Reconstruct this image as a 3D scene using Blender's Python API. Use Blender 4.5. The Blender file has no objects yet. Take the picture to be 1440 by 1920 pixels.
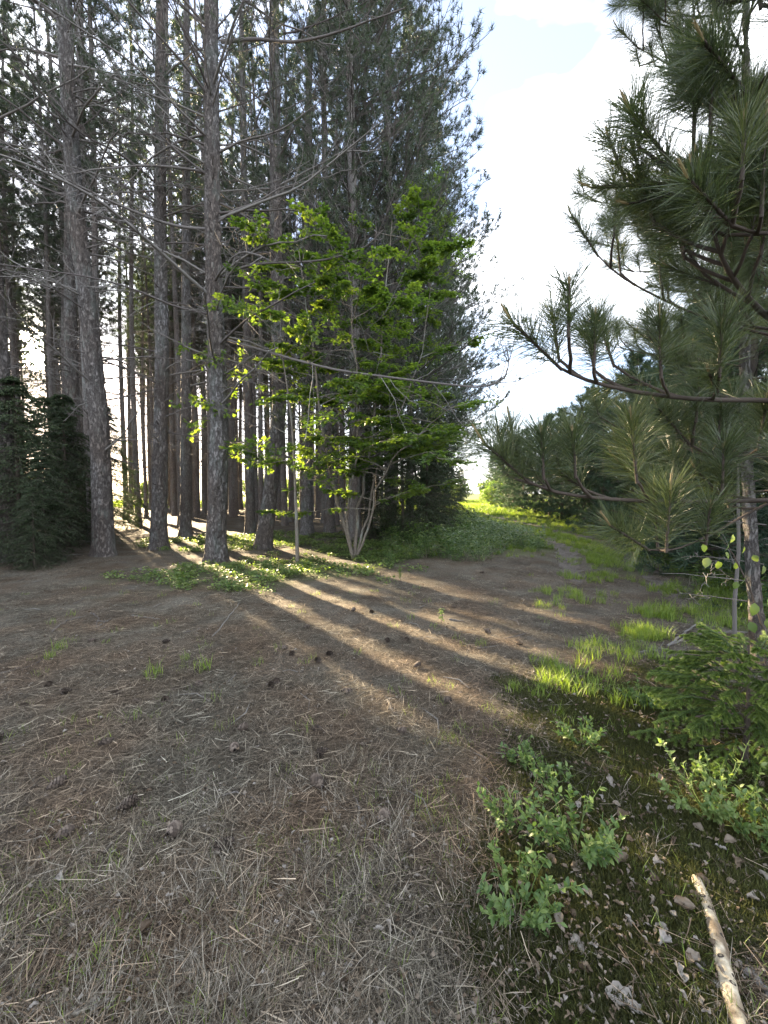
import bpy, math, numpy as np
from mathutils import Vector, Matrix, Euler
sc = bpy.context.scene
COL = sc.collection
R = np.random.RandomState(11)

# ------------------------------------------------------------------ camera
FPX = 760.0; CX, CY = 720.0, 960.0; CAMH = 1.42
PITCH = math.atan(35.0 / FPX)
cam = bpy.data.cameras.new('camera'); camo = bpy.data.objects.new('camera', cam); COL.objects.link(camo)
sc.camera = camo
cam.sensor_fit = 'HORIZONTAL'; cam.sensor_width = 36.0; cam.lens = FPX / 1440.0 * 36.0
cam.clip_start = 0.05; cam.clip_end = 3000.0
camo.location = (0, 0, CAMH); camo.rotation_euler = (math.pi / 2 - PITCH, 0, 0)

def ray(px, py):
    x = (px - CX); y = -(py - CY); c, s = math.cos(PITCH), math.sin(PITCH)
    return np.array([x, FPX * c + y * s, -FPX * s + y * c]) / FPX
def at(px, py, Y):                       # a point at distance Y along the view axis
    r = ray(px, py); return np.array([0, 0, CAMH]) + r * (Y / r[1])
def gp(px, py):                          # ground point seen at a pixel
    r = ray(px, py); p = np.array([0, 0, CAMH]) + r * (CAMH / -r[2])
    for _ in range(4):
        t = (CAMH - float(H(p[0], p[1]))) / -r[2]; p = np.array([0, 0, CAMH]) + r * t
    return p

# ------------------------------------------------------------------ sky and sun
sd = ray(60, 655); sd = sd / np.linalg.norm(sd)
glow_dir = sd.copy(); SUN_EL = math.asin(sd[2]); s_ = ray(128, 925); SUN_AZ = math.atan2(s_[0], s_[1])
sd = np.array([math.sin(SUN_AZ) * math.cos(SUN_EL), math.cos(SUN_AZ) * math.cos(SUN_EL), math.sin(SUN_EL)])
sc.view_settings.view_transform = 'Standard'; sc.view_settings.look = 'None'
sc.view_settings.gamma = 1.0; sc.view_settings.use_curve_mapping = False
sc.view_settings.exposure = 3.8
w = bpy.data.worlds.new("World"); sc.world = w; w.use_nodes = True
nt = w.node_tree; N = nt.nodes; L = nt.links; bg = N['Background']
sky = N.new('ShaderNodeTexSky'); sky.sky_type = 'NISHITA'; sky.sun_disc = False
sky.sun_elevation = SUN_EL; sky.sun_rotation = SUN_AZ; sky.air_density = 1.0; sky.dust_density = 0.6
tc = N.new('ShaderNodeTexCoord')
mp = N.new('ShaderNodeMapping'); mp.inputs['Scale'].default_value = (1.0, 1.0, 2.6); mp.inputs['Location'].default_value = (1.5, 2.2, 0.3)
L.new(tc.outputs['Generated'], mp.inputs[0])
no = N.new('ShaderNodeTexNoise'); no.inputs['Scale'].default_value = 1.7; no.inputs['Detail'].default_value = 6; no.inputs['Roughness'].default_value = 0.55
L.new(mp.outputs[0], no.inputs[0])
rp = N.new('ShaderNodeMapRange'); rp.inputs[1].default_value = 0.42; rp.inputs[2].default_value = 0.60; rp.inputs[3].default_value = 0.12; rp.inputs[4].default_value = 1.0
L.new(no.outputs[0], rp.inputs[0])
hz = N.new('ShaderNodeSeparateXYZ'); L.new(tc.outputs['Generated'], hz.inputs[0])
hm = N.new('ShaderNodeMapRange'); hm.inputs[1].default_value = 0.0; hm.inputs[2].default_value = 0.22; hm.inputs[3].default_value = 0.75; hm.inputs[4].default_value = 0.0
L.new(hz.outputs[2], hm.inputs[0])
mx0 = N.new('ShaderNodeMath'); mx0.operation = 'MAXIMUM'; L.new(rp.outputs[0], mx0.inputs[0]); L.new(hm.outputs[0], mx0.inputs[1])
sb = N.new('ShaderNodeMixRGB'); sb.blend_type = 'MULTIPLY'; sb.inputs[0].default_value = 1.0; sb.inputs[2].default_value = (.42, .40, .44, 1)
L.new(sky.outputs[0], sb.inputs[1])
mix = N.new('ShaderNodeMixRGB'); mix.inputs[2].default_value = (3.3, 3.4, 3.6, 1)
L.new(mx0.outputs[0], mix.inputs[0]); L.new(sb.outputs[0], mix.inputs[1])
# bright air right round the sun
dt = N.new('ShaderNodeVectorMath'); dt.operation = 'DOT_PRODUCT'; L.new(tc.outputs['Generated'], dt.inputs[0]); dt.inputs[1].default_value = tuple(glow_dir)
pw = N.new('ShaderNodeMath'); pw.operation = 'POWER'; mxx = N.new('ShaderNodeMath'); mxx.operation = 'MAXIMUM'; mxx.inputs[1].default_value = 0
L.new(dt.outputs['Value'], mxx.inputs[0]); L.new(mxx.outputs[0], pw.inputs[0]); pw.inputs[1].default_value = 700
disc = N.new('ShaderNodeMapRange'); disc.inputs[1].default_value = math.cos(math.radians(2.2)); disc.inputs[2].default_value = math.cos(math.radians(1.7))
disc.inputs[3].default_value = 0; disc.inputs[4].default_value = 420; L.new(dt.outputs['Value'], disc.inputs[0])
ml = N.new('ShaderNodeMath'); ml.operation = 'MULTIPLY_ADD'; L.new(pw.outputs[0], ml.inputs[0]); ml.inputs[1].default_value = 9.0; L.new(disc.outputs[0], ml.inputs[2])
gl = N.new('ShaderNodeMixRGB'); gl.blend_type = 'MULTIPLY'; gl.inputs[0].default_value = 1; gl.inputs[1].default_value = (1, 0.82, 0.55, 1); L.new(ml.outputs[0], gl.inputs[2])
ad = N.new('ShaderNodeMixRGB'); ad.blend_type = 'ADD'; ad.inputs[0].default_value = 1; L.new(mix.outputs[0], ad.inputs[1]); L.new(gl.outputs[0], ad.inputs[2])
L.new(ad.outputs[0], bg.inputs[0]); bg.inputs[1].default_value = 0.088
sun = bpy.data.lights.new('sun', 'SUN'); suno = bpy.data.objects.new('sun', sun); COL.objects.link(suno)
sun.energy = 5.0; sun.angle = math.radians(0.6); sun.color = (1.0, 0.77, 0.48)
suno.rotation_euler = Vector(tuple(sd)).to_track_quat('Z', 'Y').to_euler(); suno.location = (-20, 20, 30)
cy = sc.cycles
cy.max_bounces = 5; cy.diffuse_bounces = 3; cy.glossy_bounces = 2; cy.transmission_bounces = 3; cy.volume_bounces = 0
cy.transparent_max_bounces = 4; cy.caustics_reflective = False; cy.caustics_refractive = False
cy.use_denoising = True; cy.sample_clamp_indirect = 4.0
sc.render.use_persistent_data = False

# ------------------------------------------------------------------ numpy noise and terrain
def _h(ix, iy, iz, seed):
    n = (ix * 374761393 + iy * 668265263 + iz * 2147483647 + seed * 974634777) & 0xffffffff
    n = ((n ^ (n >> 13)) * 1274126177) & 0xffffffff
    return ((n ^ (n >> 16)) & 0xffff) / 65535.0
def noise(x, y, z=0.0, seed=0):
    x, y, z = np.broadcast_arrays(np.asarray(x, float), np.asarray(y, float), np.asarray(z, float))
    xi, yi, zi = np.floor(x).astype(np.int64), np.floor(y).astype(np.int64), np.floor(z).astype(np.int64)
    fx, fy, fz = x - xi, y - yi, z - zi
    fx, fy, fz = [f * f * (3 - 2 * f) for f in (fx, fy, fz)]
    v = 0
    for a in (0, 1):
        for b in (0, 1):
            for c in (0, 1):
                v = v + _h(xi + a, yi + b, zi + c, seed) * (fx if a else 1 - fx) * (fy if b else 1 - fy) * (fz if c else 1 - fz)
    return v
def fbm(x, y, z=0.0, o=4, seed=0):
    s = 0; a = 0.5; t = 0
    for i in range(o):
        s = s + a * noise(np.asarray(x) * 2 ** i, np.asarray(y) * 2 ** i, np.asarray(z) * 2 ** i, seed + i); t += a; a *= 0.5
    return s / t
def sstep(a, b, x): 
    t = np.clip((np.asarray(x) - a) / (b - a), 0, 1); return t * t * (3 - 2 * t)
RUT_L = [(3.1, 6.4), (3.6, 7.8), (4.6, 10.2), (5.0, 12.5), (5.0, 16), (4.9, 22), (5.4, 34), (7.5, 60)]
RUT_R = [(3.9, 5.2), (4.4, 6.4), (5.6, 9.0), (6.5, 12.0), (6.6, 16), (6.6, 22), (7.2, 34), (9.5, 60)]
def dist_poly(x, y, P):
    d = np.full(np.shape(x), 1e9)
    for (ax, ay), (bx, by) in zip(P[:-1], P[1:]):
        dx, dy = bx - ax, by - ay
        t = np.clip(((x - ax) * dx + (y - ay) * dy) / (dx * dx + dy * dy), 0, 1)
        d = np.minimum(d, np.hypot(x - ax - t * dx, y - ay - t * dy))
    return d
def H(x, y):
    x = np.asarray(x, float); y = np.asarray(y, float)
    near = 0.085 * (fbm(x * .9, y * .9, 0, 3, 5) - .5) + 0.018 * (noise(x * 5, y * 5, 0, 9) - .5)
    r = np.hypot(x, y)
    far = 1.1 * (fbm(x * .03, y * .03, 0, 2, 3) - .5) * sstep(35, 130, r)
    rut = 0.05 * np.exp(-(dist_poly(x, y, RUT_L) / .22) ** 2) + 0.05 * np.exp(-(dist_poly(x, y, RUT_R) / .22) ** 2)
    mound = 0.05 * sstep(.3, 1.0, x) * sstep(2.8, 1.4, y)
    return near * (1 + .6 * sstep(6, 20, r)) + far - rut + mound
def in_clearing(x, y):            # bare needle ground mask
    edge = 3.0 + .3 * y * 0
    return None

# ------------------------------------------------------------------ mesh batching
class MB:
    def __init__(s): s.V = []; s.T = []; s.Q = []; s.A = []; s.n = 0
    def add(s, V, T=None, Q=None, a=0.5):
        V = np.asarray(V, float).reshape(-1, 3)
        s.V.append(V); s.A.append(np.broadcast_to(np.asarray(a, float), (len(V),)))
        if T is not None and len(T): s.T.append(np.asarray(T, int).reshape(-1, 3) + s.n)
        if Q is not None and len(Q): s.Q.append(np.asarray(Q, int).reshape(-1, 4) + s.n)
        s.n += len(V)
    def mesh(s, name, mat, smooth=True):
        V = np.concatenate(s.V); A = np.concatenate(s.A)
        T = np.concatenate(s.T) if s.T else np.zeros((0, 3), int); Q = np.concatenate(s.Q) if s.Q else np.zeros((0, 4), int)
        me = bpy.data.meshes.new(name); me.vertices.add(len(V)); me.vertices.foreach_set('co', V.astype(np.float32).ravel())
        lp = np.concatenate([T.ravel(), Q.ravel()]).astype(np.int32)
        me.loops.add(len(lp)); me.loops.foreach_set('vertex_index', lp)
        nf = len(T) + len(Q); me.polygons.add(nf)
        st = np.concatenate([np.arange(len(T)) * 3, len(T) * 3 + np.arange(len(Q)) * 4]).astype(np.int32)
        me.polygons.foreach_set('loop_start', st)
        me.polygons.foreach_set('use_smooth', np.full(nf, smooth, bool))
        at_ = me.attributes.new('rnd', 'FLOAT', 'POINT'); at_.data.foreach_set('value', A.astype(np.float32))
        me.materials.append(mat); me.update(calc_edges=True); return me
def nrm(v): return v / np.maximum(np.linalg.norm(v, axis=-1, keepdims=True), 1e-9)
def perp(d):
    up = np.where(np.abs(d[..., 2:3]) > .9, np.array([1., 0, 0]), np.array([0, 0, 1.]))
    u = nrm(np.cross(d, up)); return u, np.cross(d, u)
def tubes(mb, P, Rd, sides=4, a=0.5):
    """P (N,K,3) polylines, Rd (N,K) radii"""
    P = np.asarray(P, float); 
    if P.ndim == 2: P = P[None]; Rd = np.asarray(Rd, float)[None]
    n, K, _ = P.shape
    d = nrm(np.gradient(P, axis=1)); d0 = nrm(P[:, -1] - P[:, 0])
    u, _ = perp(d0); u = np.repeat(u[:, None], K, 1); u = nrm(u - d * (u * d).sum(-1, keepdims=True)); v = np.cross(d, u)
    th = np.arange(sides) / sides * 2 * np.pi
    V = P[:, :, None] + Rd[..., None, None] * (u[:, :, None] * np.cos(th)[None, None, :, None] + v[:, :, None] * np.sin(th)[None, None, :, None])
    i = np.arange(K - 1)[:, None]; j = np.arange(sides)[None]; jn = (j + 1) % sides
    q = np.stack([i * sides + j, i * sides + jn, (i + 1) * sides + jn, (i + 1) * sides + j], -1).reshape(-1, 4)
    Q = (np.arange(n) * K * sides)[:, None, None] + q[None]
    aa = np.repeat(np.broadcast_to(np.asarray(a, float), (n,)), K * sides)
    mb.add(V.reshape(-1, 3), Q=Q.reshape(-1, 4), a=aa)
def blades(mb, B, D, Ln, W, a=0.5, flat=None):
    """single triangle needles"""
    s = nrm(np.cross(D, R.normal(size=D.shape))) if flat is None else nrm(np.cross(D, flat))
    W = np.asarray(W)[..., None] if np.ndim(W) else W; Ln = np.asarray(Ln)[..., None] if np.ndim(Ln) else Ln
    V = np.stack([B - s * W * .5, B + s * W * .5, B + D * Ln], 1)
    n = len(B); T = np.arange(n * 3).reshape(n, 3)
    mb.add(V.reshape(-1, 3), T=T, a=np.repeat(np.broadcast_to(a, (n,)), 3))
def strips(mb, B, D, C, Ln, W, a=0.5, side=None):
    """curved tapering blades, 2 segments (quad+tri). C: curvature vector"""
    n = len(B); Ln = np.broadcast_to(Ln, (n,))[:, None]; W = np.broadcast_to(W, (n,))[:, None]
    s = nrm(np.cross(D, R.normal(size=D.shape))) if side is None else side
    m = B + D * Ln * .55 + C * Ln * .3; t = B + D * Ln + C * Ln
    V = np.stack([B - s * W * .5, B + s * W * .5, m + s * W * .42, m - s * W * .42, t], 1)
    o = np.arange(n)[:, None] * 5
    mb.add(V.reshape(-1, 3), T=o + np.array([[3, 2, 4]]), Q=o + np.array([[0, 1, 2, 3]]), a=np.repeat(np.broadcast_to(a, (n,)), 5))
def stamp(mb, tv, tf, pos, fr, s, a):
    """stamp template triangles; fr (N,3,3) rows = x,y,z axes"""
    V = pos[:, None] + np.asarray(s).reshape(-1, 1, 1) * np.einsum('vk,nkj->nvj', tv, fr)
    n = len(pos); F = (np.arange(n) * len(tv))[:, None, None] + np.asarray(tf)[None]
    mb.add(V.reshape(-1, 3), T=F.reshape(-1, 3), a=np.repeat(np.broadcast_to(a, (n,)), len(tv)))
def frames(D, roll=None):
    """D = y axis (leaf direction); z near roll normal"""
    D = nrm(D); z = np.array([0, 0, 1.]) + R.normal(size=D.shape) * .45 if roll is None else roll
    x = nrm(np.cross(D, z)); z = np.cross(x, D); return np.stack([x, D, z], 1)
def rdir(n): return nrm(R.normal(size=(n, 3)))
def U(a, b, n=None): return R.uniform(a, b, n)

# ------------------------------------------------------------------ materials
def new_mat(name):
    m = bpy.data.materials.new(name); m.use_nodes = True; nt = m.node_tree; b = nt.nodes['Principled BSDF']; return m, nt, b
def node(nt, t, **kw):
    n = nt.nodes.new(t)
    for k, v in kw.items():
        if k in n.inputs: n.inputs[k].default_value = v
        else: setattr(n, k, v)
    return n
def ramp(nt, stops):
    r = nt.nodes.new('ShaderNodeValToRGB'); e = r.color_ramp.elements
    while len(e) < len(stops): e.new(0.5)
    for i, (p, c) in enumerate(stops): e[i].position = p; e[i].color = (*c, 1)
    return r
def leafy(name, cols, trans=0.35, rough=0.55, tcol=None, objrnd=0.25, spec=0.4, patch=None):
    """foliage: colour from the rnd attribute plus object random, with translucency"""
    m, nt, b = new_mat(name); L = nt.links
    at_ = node(nt, 'ShaderNodeAttribute', attribute_name='rnd'); oi = node(nt, 'ShaderNodeObjectInfo')
    geo = node(nt, 'ShaderNodeNewGeometry'); 
    ma = node(nt, 'ShaderNodeMath', operation='MULTIPLY_ADD'); ma.inputs[1].default_value = objrnd
    L.new(oi.outputs['Random'], ma.inputs[0]); L.new(at_.outputs['Fac'], ma.inputs[2])
    sub = node(nt, 'ShaderNodeMath', operation='SUBTRACT'); sub.inputs[1].default_value = objrnd / 2; L.new(ma.outputs[0], sub.inputs[0])
    r = ramp(nt, [(i / (len(cols) - 1), c) for i, c in enumerate(cols)]); L.new(sub.outputs[0], r.inputs[0])
    if patch:
        pn = node(nt, 'ShaderNodeTexNoise', Scale=1.3, Detail=4.0); L.new(geo.outputs['Position'], pn.inputs[0]); pr = ramp(nt, [(.40, patch[0]), (.60, patch[1])]); L.new(pn.outputs[0], pr.inputs[0])
        pm = node(nt, 'ShaderNodeMixRGB', blend_type='MULTIPLY'); pm.inputs[0].default_value = 1; L.new(r.outputs[0], pm.inputs[1]); L.new(pr.outputs[0], pm.inputs[2]); r = pm
    L.new(r.outputs[0], b.inputs['Base Color']); b.inputs['Roughness'].default_value = rough; b.inputs['Specular IOR Level'].default_value = spec
    if trans > 0:
        tr = node(nt, 'ShaderNodeBsdfTranslucent'); mm = node(nt, 'ShaderNodeMixRGB', blend_type='MULTIPLY'); mm.inputs[0].default_value = 1
        L.new(r.outputs[0], mm.inputs[1]); mm.inputs[2].default_value = (*(tcol or (2.2, 2.2, 1.0)), 1); L.new(mm.outputs[0], tr.inputs[0])
        mxs = node(nt, 'ShaderNodeMixShader'); mxs.inputs[0].default_value = trans
        L.new(b.outputs[0], mxs.inputs[1]); L.new(tr.outputs[0], mxs.inputs[2]); L.new(mxs.outputs[0], nt.nodes['Material Output'].inputs[0])
    return m
def bark(name, crack, plate, plate2, scale=9.0, bump=1.0, dist=0.02, lichen=0.3):
    m, nt, b = new_mat(name); L = nt.links
    tc = node(nt, 'ShaderNodeTexCoord'); mp = node(nt, 'ShaderNodeMapping'); mp.inputs['Scale'].default_value = (1, 1, .33)
    L.new(tc.outputs['Object'], mp.inputs[0])
    oi = node(nt, 'ShaderNodeObjectInfo'); av = node(nt, 'ShaderNodeVectorMath', operation='ADD'); L.new(mp.outputs[0], av.inputs[0]); L.new(oi.outputs['Location'], av.inputs[1])
    nz = node(nt, 'ShaderNodeTexNoise', Scale=scale * .8, Detail=5.0, Roughness=.7); L.new(av.outputs[0], nz.inputs[0])
    mv = node(nt, 'ShaderNodeMixRGB'); mv.inputs[0].default_value = 0.16; L.new(av.outputs[0], mv.inputs[1]); L.new(nz.outputs['Color'], mv.inputs[2])
    vo = node(nt, 'ShaderNodeTexVoronoi', feature='DISTANCE_TO_EDGE', Scale=scale); L.new(mv.outputs[0], vo.inputs['Vector'])
    vc = node(nt, 'ShaderNodeTexVoronoi', Scale=scale); L.new(mv.outputs[0], vc.inputs['Vector'])
    n2 = node(nt, 'ShaderNodeTexNoise', Scale=scale * 7, Detail=5.0, Roughness=.7); L.new(av.outputs[0], n2.inputs[0])
    n3 = node(nt, 'ShaderNodeTexNoise', Scale=1.7, Detail=4.0); L.new(av.outputs[0], n3.inputs[0])
    pc = node(nt, 'ShaderNodeMixRGB'); pc.inputs[1].default_value = (*plate, 1); pc.inputs[2].default_value = (*plate2, 1); L.new(n3.outputs[0], pc.inputs[0])
    r3 = ramp(nt, [(.35, (0, 0, 0)), (.62, (1, 1, 1))]); L.new(n3.outputs[0], r3.inputs[0]); L.new(r3.outputs[0], pc.inputs[0])
    sep = node(nt, 'ShaderNodeMixRGB', blend_type='MULTIPLY'); sep.inputs[0].default_value = .75
    rc = ramp(nt, [(0, (.45, .45, .45)), (1, (1.25, 1.25, 1.25))]); L.new(n2.outputs[0], rc.inputs[0]); L.new(pc.outputs[0], sep.inputs[1]); L.new(rc.outputs[0], sep.inputs[2])
    re = ramp(nt, [(0, (0, 0, 0)), (.05, (.35, .35, .35)), (.22, (1, 1, 1))]); L.new(vo.outputs['Distance'], re.inputs[0])
    mc = node(nt, 'ShaderNodeMixRGB'); mc.inputs[1].default_value = (*crack, 1); L.new(re.outputs[0], mc.inputs[0]); L.new(sep.outputs[0], mc.inputs[2])
    nl = node(nt, 'ShaderNodeTexNoise', Scale=5.0, Detail=6.0, Roughness=.65); L.new(av.outputs[0], nl.inputs[0])
    rl = ramp(nt, [(.53, (0, 0, 0)), (.62, (lichen, lichen, lichen))]); L.new(nl.outputs[0], rl.inputs[0])
    ml = node(nt, 'ShaderNodeMixRGB'); ml.inputs[2].default_value = (.21, .25, .23, 1); L.new(rl.outputs[0], ml.inputs[0]); L.new(mc.outputs[0], ml.inputs[1])
    L.new(ml.outputs[0], b.inputs['Base Color']); b.inputs['Roughness'].default_value = .9; b.inputs['Specular IOR Level'].default_value = .2
    hh = node(nt, 'ShaderNodeMath', operation='MULTIPLY_ADD'); L.new(n2.outputs[0], hh.inputs[0]); hh.inputs[1].default_value = .5; L.new(re.outputs[0], hh.inputs[2])
    bu = node(nt, 'ShaderNodeBump', Strength=bump, Distance=dist); L.new(hh.outputs[0], bu.inputs['Height']); L.new(bu.outputs[0], b.inputs['Normal'])
    return m
M_bark = bark('pine_bark', (.075, .066, .062), (.215, .213, .215), (.165, .14, .125), 21, 1.0, .018)
M_barkfar = bark('pine_bark_far', (.085, .072, .066), (.22, .215, .215), (.18, .152, .136), 22, .7, .015, .25)
M_twig = leafy('dead_twig_bark', [(.06, .05, .05), (.12, .11, .105), (.17, .165, .155)], 0, .9)
M_smooth = bark('smooth_bark', (.10, .085, .07), (.24, .215, .18), (.17, .15, .125), 22, .4, .004, .5)
M_branch = leafy('live_branch_bark', [(.035, .027, .023), (.07, .055, .045), (.10, .08, .065)], 0, .85)
M_needle = leafy('pine_needle', [(.030, .045, .032), (.045, .062, .042), (.06, .078, .045)], .22, .5, (1.6, 1.9, .9))
M_needle_near = leafy('pine_needle_near', [(.034, .052, .03), (.058, .082, .04), (.12, .135, .06)], .28, .36, (1.7, 1.8, .8), .35, .55)
M_needle_row = leafy('young_pine_needle', [(.025, .05, .035), (.04, .07, .042), (.055, .085, .045)], .22, .5, (1.5, 1.9, .9))
M_fir = leafy('fir_needle', [(.016, .030, .016), (.032, .052, .024), (.06, .085, .036)], .2, .6, (1.5, 1.9, .8))
M_spruce = leafy('spruce_new_growth', [(.04, .07, .022), (.09, .14, .032), (.18, .235, .055)], .25, .5, (1.6, 1.9, .7))
M_maple = leafy('maple_leaf', [(.042, .082, .028), (.075, .13, .035), (.135, .19, .05)], .52, .5, (2.4, 2.25, .7), .25, .6)
M_bush = leafy('broad_leaf', [(.055, .10, .035), (.10, .15, .048), (.18, .22, .09)], .4, .5, (1.9, 2.0, .7))
M_blue = leafy('blueberry_leaf', [(.045, .09, .03), (.08, .135, .042), (.15, .21, .07)], .35, .45, (1.8, 2.0, .8))
M_grass = leafy('fresh_grass', [(.09, .14, .03), (.14, .21, .04), (.23, .28, .075)], .4, .5, (1.9, 2.0, .6))
M_dry = leafy('dry_grass', [(.08, .07, .052), (.19, .175, .14), (.40, .37, .32)], .25, .7, (1.4, 1.3, 1.0))
M_litter = leafy('needle_litter', [(.022, .018, .014), (.052, .043, .033), (.11, .092, .07), (.22, .19, .15), (.42, .385, .32)], 0, .75, None, .2, .3, ((1.12, .97, .84), (.95, 1.0, .98)))
M_deadleaf = leafy('dead_leaf', [(.07, .048, .03), (.125, .095, .065), (.18, .155, .125), (.27, .255, .235)], .15, .7, (1.2, 1.1, 1.0))
M_cone = leafy('pine_cone', [(.03, .023, .019), (.07, .053, .042), (.13, .105, .085)], 0, .8)
M_moss = leafy('moss', [(.022, .026, .008), (.045, .052, .013), (.10, .10, .022)], .2, .8)
M_candle = leafy('pine_candle', [(.12, .09, .05), (.19, .15, .07), (.24, .19, .09)], 0, .7)
M_log = None
def wood_mat():
    m, nt, b = new_mat('bleached_wood'); L = nt.links
    tc = node(nt, 'ShaderNodeTexCoord'); mp = node(nt, 'ShaderNodeMapping'); mp.inputs['Scale'].default_value = (14, 14, 2.2); L.new(tc.outputs['Object'], mp.inputs[0])
    n = node(nt, 'ShaderNodeTexNoise', Scale=5.0, Detail=6.0, Roughness=.65); L.new(mp.outputs[0], n.inputs[0])
    r = ramp(nt, [(.3, (.12, .09, .06)), (.48, (.36, .31, .22)), (.7, (.50, .45, .35))]); L.new(n.outputs[0], r.inputs[0])
    v = node(nt, 'ShaderNodeTexNoise', Scale=9.0, Detail=3.0); L.new(tc.outputs['Object'], v.inputs[0])
    r2 = ramp(nt, [(.36, (.35, .3, .26)), (.47, (1, 1, 1))]); L.new(v.outputs[0], r2.inputs[0])
    mm = node(nt, 'ShaderNodeMixRGB', blend_type='MULTIPLY'); mm.inputs[0].default_value = 1; L.new(r.outputs[0], mm.inputs[1]); L.new(r2.outputs[0], mm.inputs[2])
    L.new(mm.outputs[0], b.inputs['Base Color']); b.inputs['Roughness'].default_value = .75
    bu = node(nt, 'ShaderNodeBump', Strength=.5, Distance=.004); L.new(n.outputs[0], bu.inputs['Height']); L.new(bu.outputs[0], b.inputs['Normal']); return m
M_log = wood_mat()

# ------------------------------------------------------------------ object helpers
def link(name, me, parent=None, loc=(0, 0, 0), rot=(0, 0, 0), scl=1.0, kind=None, label=None):
    o = bpy.data.objects.new(name, me); COL.objects.link(o)
    if parent is not None: o.parent = parent
    o.location = tuple(loc); o.rotation_euler = tuple(rot)
    o.scale = (scl, scl, scl) if np.ndim(scl) == 0 else tuple(scl)
    if kind: o['kind'] = kind
    if label: o['label'] = label
    return o
def thing(name, label, cat, loc=(0, 0, 0), rz=0, group=None, scl=1.0, me=None):
    o = link(name, me, None, loc, (0, 0, rz), scl)
    o['label'] = label; o['category'] = cat
    if group: o['group'] = group
    return o
def tagm(o, label, cat, group=None):
    o['label'] = label; o['category'] = cat
    if group: o['group'] = group
    return o
def qrot(D, roll=0.0):
    """euler taking +Z to D with a roll"""
    q = Vector(tuple(D)).to_track_quat('Z', 'Y'); return (q.to_matrix() @ Matrix.Rotation(roll, 3, 'Z')).to_euler()

# ------------------------------------------------------------------ geometry-node scatter (stuff only)
def scatter(name, protos, P, rot, scl, idx, label=None, cat=None):
    pm = bpy.data.meshes.new(name + '_points'); pm.vertices.add(len(P)); pm.vertices.foreach_set('co', np.asarray(P, np.float32).ravel())
    a = pm.attributes.new('rot', 'FLOAT_VECTOR', 'POINT'); a.data.foreach_set('vector', np.asarray(rot, np.float32).ravel())
    a = pm.attributes.new('scl', 'FLOAT', 'POINT'); a.data.foreach_set('value', np.asarray(scl, np.float32))
    a = pm.attributes.new('idx', 'INT', 'POINT'); a.data.foreach_set('value', np.asarray(idx, np.int32))
    o = link(name, pm, kind='stuff')
    if label: o['label'] = label
    ng = bpy.data.node_groups.new(name, 'GeometryNodeTree')
    ng.interface.new_socket('Geometry', in_out='INPUT', socket_type='NodeSocketGeometry'); ng.interface.new_socket('Geometry', in_out='OUTPUT', socket_type='NodeSocketGeometry')
    gi = ng.nodes.new('NodeGroupInput'); go = ng.nodes.new('NodeGroupOutput'); jn = ng.nodes.new('GeometryNodeJoinGeometry')
    ar = ng.nodes.new('GeometryNodeInputNamedAttribute'); ar.data_type = 'FLOAT_VECTOR'; ar.inputs[0].default_value = 'rot'
    asx = ng.nodes.new('GeometryNodeInputNamedAttribute'); asx.data_type = 'FLOAT'; asx.inputs[0].default_value = 'scl'
    ai = ng.nodes.new('GeometryNodeInputNamedAttribute'); ai.data_type = 'INT'; ai.inputs[0].default_value = 'idx'
    for k, me in enumerate(protos):
        po = bpy.data.objects.new(name + '_piece', me)
        oi = ng.nodes.new('GeometryNodeObjectInfo'); oi.inputs['Object'].default_value = po
        ip = ng.nodes.new('GeometryNodeInstanceOnPoints'); cmp_ = ng.nodes.new('FunctionNodeCompare'); cmp_.data_type = 'INT'; cmp_.operation = 'EQUAL'
        ng.links.new(ai.outputs[0], cmp_.inputs[2]); cmp_.inputs[3].default_value = k
        ng.links.new(gi.outputs[0], ip.inputs['Points']); ng.links.new(cmp_.outputs[0], ip.inputs['Selection']); ng.links.new(oi.outputs['Geometry'], ip.inputs['Instance'])
        ng.links.new(ar.outputs[0], ip.inputs['Rotation']); ng.links.new(asx.outputs[0], ip.inputs['Scale']); ng.links.new(ip.outputs[0], jn.inputs[0])
    ng.links.new(jn.outputs[0], go.inputs[0]); m = o.modifiers.new('scatter', 'NODES'); m.node_group = ng
    return o
def onground(x, y, dz=0.0): return np.stack([x, y, H(x, y) + dz], -1)
def tilt(x, y):
    e = .06; gx = (H(x + e, y) - H(x - e, y)) / (2 * e); gy = (H(x, y + e) - H(x, y - e)) / (2 * e); return gx, gy
def ground_rot(x, y, n):
    gx, gy = tilt(x, y); return np.stack([np.arctan(gy), -np.arctan(gx), np.zeros(n)], -1)

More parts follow.
